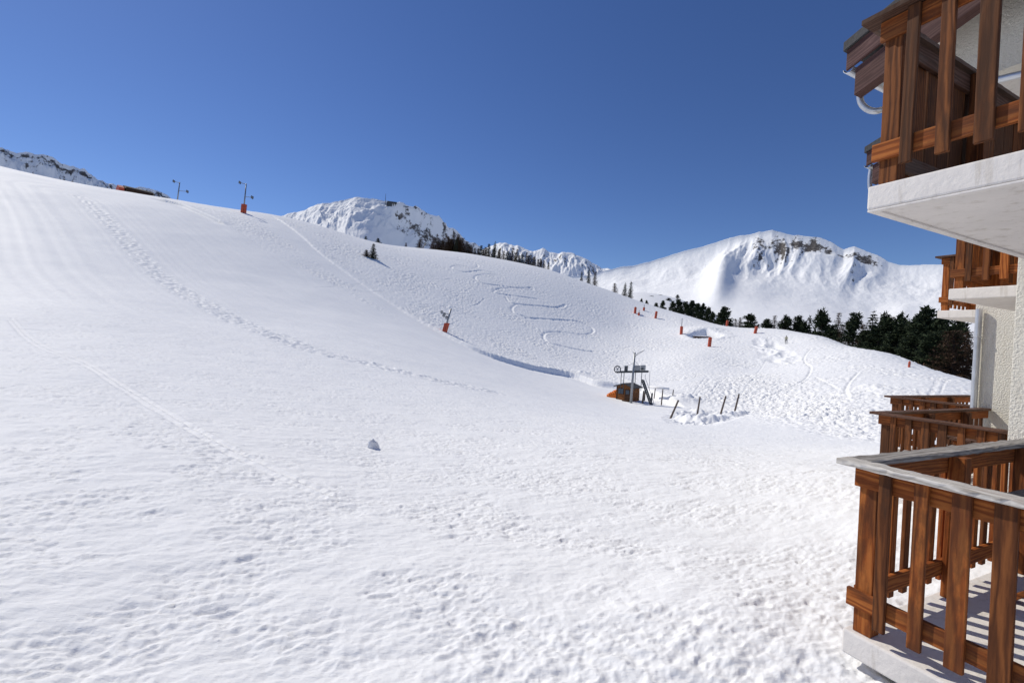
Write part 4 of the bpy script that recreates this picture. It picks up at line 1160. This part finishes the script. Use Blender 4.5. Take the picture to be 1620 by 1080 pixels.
def pole(name, px, top, rad, label, cat, group, mat, push=0):
    b = put(px); r, h = view_axes(b); kk = px_scale(b) / FPX
    tp_ = b + r * (top[0] - px[0]) * kk * 1.0 + UZv * (px[1] - top[1]) * kk * .99 + UZv * 0
    rr = -math.sin(ROLL)
    o = obj(name, MB().tube([b - (tp_ - b) * .15, (b + tp_) / 2, tp_], [rad, rad * .95, rad * .85], 8), mat, None, origin=b)
    return tag(o, label, cat, group)
GP = 'wooden poles in the dug-out snow'
for px, top, lb in (((1061, 661), (1072, 633), 'most slanted wooden pole at the left end of the dug-out snow'), ((1103, 656), (1107, 629), 'second wooden pole from the left in the dug-out snow'),
                    ((1140, 655), (1147, 628), 'third wooden pole standing behind the dug-out snow'), ((1162, 652), (1168, 625), 'rightmost wooden pole by the dug-out snow')):
    pole('wooden_pole', px, (top[0] - 1.4, top[1]), .085, lb, 'pole', GP, M['pole_wood'])
GQ = 'dark posts beside the lift hut'
pole('marker_post', (1016.5, 637), (1017.5, 618.5), .10, 'dark post just right of the lift hut', 'post', GQ, M['pole_wood'])
pole('marker_post', (1019.5, 632), (1020, 619), .07, 'thin dark post behind the ladder of the drive tower', 'post', GQ, M['pole_wood'])
pole('marker_post', (1030, 637.5), (1031, 622), .10, 'dark post at the foot of the ladder', 'post', GQ, M['dark_steel'])
GF = 'posts carrying the snow-laden rope'
pole('fence_post', (1035, 628), (1036, 613), .06, 'left post of the snow-laden rope fence', 'post', GF, M['pole_wood'])
pole('fence_post', (1046.5, 637.5), (1047.5, 616), .07, 'middle and nearest post of the snow-laden rope fence', 'post', GF, M['pole_wood'])
pole('fence_post', (1063.5, 631.5), (1064.5, 617), .06, 'right post of the snow-laden rope fence', 'post', GF, M['pole_wood'])
q0, q1, q2 = (put(px_) for px_ in ((1026, 626), (1042, 631), (1058, 631.5)))
kz = px_scale(q1) / FPX
tag(obj('snow_covered_rail', MB().tube([q0 + UZv * 14.5 * kz, q1 + UZv * 17 * kz, q2 + UZv * 15 * kz], [.09, .16, .13], 8), M['snow'], None, origin=q1, smooth=True), 'sagging fence rail loaded with snow right of the ladder', 'fence rail')

# ------------------------------------------------------------------ red safety pads, buried platform
GS = 'red safety pads along the slope'
def pad(px, hgt, wid, label, mast=0, lean=.04):
    b = put(px); r, h = view_axes(b); kk = px_scale(b) / FPX; up = UZv + r * lean
    t = thing('safety_pad', label, 'safety pad', b, GS)
    H_, w = hgt * kk, wid * kk / 2
    mb = MB()
    for i in range(8):
        a0 = i * math.pi / 4; d0 = math.cos(a0) * r + math.sin(a0) * h; sd_ = -math.sin(a0) * r + math.cos(a0) * h
        mb.frame_box(b + up * (H_ / 2 - .06) + d0 * w * .82, d0 * w * .18, sd_ * w * .36, up * (H_ / 2 + .06))
    obj('padding', mb, M['pad_red'], t, bevel=.02)
    obj('pole', MB().tube([b - up * .2, b + up * (H_ + (mast * kk if mast else .12))], w * .55 if not mast else .09, 8), M['steel'] if mast else M['pad_red'], t)
    if not mast and hgt > 6:
        obj('strap', MB().ring(b + up * H_ * .62, up, w * 1.02, .025, 16, 5), M['dark_steel'], t)
    return t
pad((1004.5, 495.5), 9, 3.6, 'leftmost tall red pad of the group near the top of the slope')
pad((1010.5, 498.5), 4, 3, 'smallest low red pad in front of the group near the top of the slope', 4)
pad((1018.5, 491.5), 5, 3, 'short red pad with a thin pole behind the group near the top', 4)
pad((1037, 503.5), 10, 3.6, 'red pad left of the tall red pad with the thin pole', 0, .1)
pad((1077.5, 530), 13, 4.2, 'tall red pad topped by a long thin pole', 12, .01)
pad((1122, 548.5), 13.5, 4.8, 'bright red pad in front of the snow hollow', 0, .06)
pad((1150, 515), 8, 3.2, 'red pad on the crest in front of the big rounded pine')
pad((1194.5, 527), 9, 4, 'red pad leaning on the crest right of the lone rounded pine', 0, .16)
pad((1438, 581.5), 7, 2.4, 'small red pad alone on the snow below the dark wood')
b = put((1110, 531)); b[2] -= 2.9; r, h = view_axes(b); b = b + h * 1.2; kk = px_scale(b) / FPX
pf = thing('timber_platform', 'dark timber platform half buried in the snow hollow', 'platform', b)
x_, y_ = turned(b, -.35)
mb = MB()
for i in range(3):
    c = b + UZv * (1.1 + .55 * i); mb.frame_box(c + h * .3, x_ * 1.75, y_ * .12, UZv * .2)
obj('plank_wall', mb, M['cabin_dark'], pf, bevel=.02)
obj('roof_plank', MB().frame_box(b + UZv * 2.65 + h * 1.0, x_ * 2.0, y_ * .95, UZv * .08), M['cabin_dark'], pf, bevel=.02)
mb = MB()
for q in (-1, 1): mb.frame_box(b + UZv * .9 + x_ * 1.5 * q + h * .1, x_ * .1, y_ * .1, UZv * 1.6)
obj('post', mb, M['cabin_dark'], pf)
obj('snow_cap', MB().frame_box(b + UZv * 2.86 + h * 1.0, x_ * 1.95, y_ * .9, UZv * .12), M['snow'], pf, bevel=.1)

# ------------------------------------------------------------------ skier far up the slope
b = put((1243.5, 543.5)); r, h = view_axes(b)
def body_mesh(pts, edges, radii, root=0):
    me = bpy.data.meshes.new('person'); me.from_pydata(pts, edges, [])
    o = bpy.data.objects.new('person', me); COL.objects.link(o)
    md = o.modifiers.new('skin', 'SKIN'); sv = me.skin_vertices
    if not sv: 
        me.attributes.new('x', 'FLOAT', 'POINT')
    for i, rr in enumerate(radii): me.skin_vertices[0].data[i].radius = (rr, rr * .9); me.skin_vertices[0].data[i].use_root = (i == root)
    o.modifiers.new('sub', 'SUBSURF').levels = 1
    return o
bm = bmesh.new(); bm.verts.layers.skin.verify(); lay = bm.verts.layers.skin.active
J = [((0, 0, .95), .15), ((0, .04, 1.20), .16), ((0, .02, 1.42), .15), ((0, 0, 1.52), .065), ((0, -.02, 1.66), .11), ((0, -.02, 1.76), .07),
     ((-.19, 0, 1.40), .075), ((-.30, -.10, 1.14), .055), ((-.26, -.32, 1.02), .045), ((.19, 0, 1.40), .075), ((.30, -.10, 1.14), .055), ((.26, -.32, 1.02), .045),
     ((-.12, 0, .88), .11), ((-.15, -.10, .50), .075), ((-.15, .02, .12), .06), ((-.15, -.14, .07), .05), ((.12, 0, .88), .11), ((.15, -.10, .50), .075), ((.15, .02, .12), .06), ((.15, -.14, .07), .05)]
E_ = [(0,1),(1,2),(2,3),(3,4),(4,5),(2,6),(6,7),(7,8),(2,9),(9,10),(10,11),(0,12),(12,13),(13,14),(14,15),(0,16),(16,17),(17,18),(18,19)]
vs = []
for (p_, rr) in J:
    v = bm.verts.new(tuple(r * p_[0] + h * p_[1] + UZv * p_[2])); v[lay].radius = (rr, rr); vs.append(v)
vs[0][lay].use_root = True
for i, j in E_: bm.edges.new((vs[i], vs[j]))
me = bpy.data.meshes.new('person'); bm.to_mesh(me); bm.free()
sk = bpy.data.objects.new('person', me); COL.objects.link(sk); sk.location = b; WO[sk.name] = b
sk.modifiers.new('skin', 'SKIN'); ss = sk.modifiers.new('subdivision', 'SUBSURF'); ss.levels = 1; ss.render_levels = 2
tag(sk, 'skier in a pale jacket and dark helmet coming down the slope', 'person')
def cloth_mat():
    mt, t, bs, n, l = new_mat('ski_clothes')
    tc = N(n, 'ShaderNodeTexCoord'); sp = N(n, 'ShaderNodeSeparateXYZ'); l.new(tc.outputs['Object'], sp.inputs[0])
    rp = ramp(n, [(0, (.03, .03, .035)), (.50, (.03, .03, .035)), (.505, (.55, .52, .36)), (.80, (.55, .52, .36)), (.805, (.45, .28, .2)), (.845, (.05, .03, .03))])
    rp.color_ramp.interpolation = 'CONSTANT'
    dv = N(n, 'ShaderNodeMath', operation='DIVIDE'); dv.inputs[1].default_value = 1.85; l.new(sp.outputs['Z'], dv.inputs[0]); l.new(dv.outputs[0], rp.inputs[0])
    l.new(rp.outputs[0], bs.inputs['Base Color']); bs.inputs['Roughness'].default_value = .8
    return mt
me.materials.append(cloth_mat())
for q in (-.15, .15):
    tag(obj('ski', MB().bar(b + r * q - h * .75 + UZv * .05, b + r * q + h * .75 + UZv * .02, .08, .02), M['dark_steel'], None, origin=b), 'dark ski under the %s foot of the skier' % ('left' if q < 0 else 'right'), 'ski', 'skis of the skier')
for q in (-1, 1):
    tag(obj('ski_pole', MB().tube([b + r * .26 * q - h * .32 + UZv * 1.05, b + r * .38 * q + h * .1 + UZv * .02], .012, 5), M['dark_steel'], None, origin=b), 'thin ski pole in the %s hand of the skier' % ('left' if q < 0 else 'right'), 'ski pole', 'ski poles of the skier')

# ------------------------------------------------------------------ buildings on the skyline
p = at_dist(209, 157); b = np.array([p[0], p[1], gz(p) - .0]); r, h = view_axes(b); kk = 160 / FPX
zt = az_e(209, 298)[1] * 157 + EYE - b[2]
ch_ = thing('ski_hut', 'low dark-roofed hut with a red end wall half hidden on the left skyline', 'hut', b)
x_, y_ = turned(b, .25)
hw, hd = 13 * kk, 6 * kk
mb = MB().frame_box(b + UZv * (zt * .40), x_ * hw, y_ * hd, UZv * zt * .46)
obj('wall', mb, M['cabin_dark'], ch_)
poly = [b - x_ * hw * 1.1 - y_ * hd * 1.2 + UZv * zt * .72, b - x_ * hw * 1.1 + y_ * hd * 1.2 + UZv * zt * .72, b - x_ * hw * 1.1 + UZv * zt * 1.08]
obj('roof', MB().prism(poly, x_ * hw * 2.2), M['roof'], ch_)
obj('end_wall', MB().prism([b - x_ * (hw * 1.12) - y_ * hd * 1.0, b - x_ * (hw * 1.12) + y_ * hd * 1.0, b - x_ * (hw * 1.12) + y_ * hd * 1.0 + UZv * zt * .7, b - x_ * (hw * 1.12) + UZv * zt * 1.0, b - x_ * (hw * 1.12) - y_ * hd + UZv * zt * .7], -x_ * 1.1), M['pad_red'], ch_)
p = at_dist(222, 158); b = np.array([p[0], p[1], gz(p)]); zt2 = az_e(222, 299)[1] * 158 + EYE
tag(obj('mast', MB().tube([b, (b[0], b[1], zt2)], [.13, .1], 8), M['dark_steel'], None, origin=b), 'dark mast beside the red-ended hut on the left skyline', 'mast')
p = at_dist(160, 158); b = np.array([p[0], p[1], gz(p)]); zt2 = az_e(160, 294)[1] * 158 + EYE
tag(obj('mast', MB().tube([b, (b[0], b[1], zt2)], [.10, .08], 8).bar((b[0] - .4, b[1], zt2), (b[0] + .4, b[1], zt2), .1, .1), M['dark_steel'], None, origin=b), 'short dark mast left of the red-ended hut on the skyline', 'mast')
# summit lift station on the domed mountain
def sky_pt(u, v, d): 
    a, e = az_e(u, v); return np.array([math.sin(a) * d, math.cos(a) * d, e * d + EYE])
b = sky_pt(609.5, 322, 1490); r, h = view_axes(b); kk = 1490 / FPX
tag(obj('antenna_mast', MB().tube([b - UZv * 2 * kk, b + UZv * 6 * kk, b + UZv * 15 * kk], [.9, .7, .4], 8), M['dark_steel'], None, origin=b), 'tall thin antenna mast on top of the domed mountain', 'mast')
b = sky_pt(619, 324, 1480); st_ = thing('summit_station', 'dark lift station with a raised roof on top of the domed mountain', 'lift station', b)
def sb_(name, x0, x1, z0, z1, d0, d1, mat):
    obj(name, MB().frame_box(b + r * (x0 + x1) / 2 * kk + UZv * (z0 + z1) / 2 * kk + h * (d0 + d1) / 2 * kk, r * (x1 - x0) / 2 * kk, h * (d1 - d0) / 2 * kk, UZv * (z1 - z0) / 2 * kk), mat, st_, bevel=.2)
sb_('engine_house', -7, 1, -2.5, 3.2, 0, 5, M['dark_steel']); sb_('roof', -6, 8, 3.3, 5.0, -.5, 5.5, M['dark_steel']); sb_('column', 3, 3.8, -3.5, 3.2, 2, 3, M['dark_steel']); sb_('column', 6, 6.7, -5, 3.2, 2, 3, M['dark_steel'])
b = sky_pt(642, 332, 1480); tt = thing('summit_pylon', 'small T-shaped lift pylon on the right shoulder of the domed mountain', 'lift pylon', b)
obj('mast', MB().tube([b - UZv * 4 * kk, b + UZv * 5 * kk], .8, 8), M['dark_steel'], tt); obj('crossarm', MB().bar(b + UZv * 5 * kk - r * 4 * kk, b + UZv * 5 * kk + r * 4 * kk, 1.6, 2.0), M['dark_steel'], tt)
# thin poles on the near skyline
p = at_dist(660, 188); b = np.array([p[0], p[1], gz(p)]); r, h = view_axes(b); kk = 188 / FPX
tag(obj('slanted_pole', MB().tube([b, b + r * 7 * kk + UZv * 15 * kk], .16, 8), plain_mat('pale_bare_wood', (.42, .34, .24), .7), None, origin=b), 'pale slanted pole leaning in front of the rusty bush on the skyline', 'pole')
p = at_dist(590, 176); b = np.array([p[0], p[1], gz(p)])
tag(obj('thin_pole', MB().tube([b, b + UZv * 3.3], .05, 6), M['steel'], None, origin=b), 'thin grey pole on the skyline between the two tiny spruces', 'pole')
# lump of frozen snow lying on the field
b = put((591, 710)); r, h = view_axes(b); kk = px_scale(b) / FPX
bm = bmesh.new(); bmesh.ops.create_icosphere(bm, subdivisions=4, radius=1)
co = np.array([v.co[:] for v in bm.verts]); rad = 1 + .22 * fbm(co[:, 0] * 1.4 + 3, co[:, 1] * 1.4 + co[:, 2], 5, 4) + .05 * fbm(co[:, 0] * 6, co[:, 1] * 6 + co[:, 2] * 5, 6, 3)
for v, q, rr in zip(bm.verts, co, rad):
    x = q[0] * rr; y = q[1] * rr; z = q[2] * rr
    x += .35 * (-z) if z > 0 else 0
    v.co = Vector(r * (x * 8.5 * kk) + h * (y * 6 * kk) + UZv * ((max(z, -.3) * 13 + 2) * kk) * (1 - .25 * max(0, x)))
me = bpy.data.meshes.new('snow_lump'); bm.to_mesh(me); bm.free(); me.materials.append(M['snow']); me.shade_smooth()
o = bpy.data.objects.new('snow_lump', me); COL.objects.link(o); o.location = b
tag(o, 'single lump of frozen snow lying on the open field', 'snow lump')
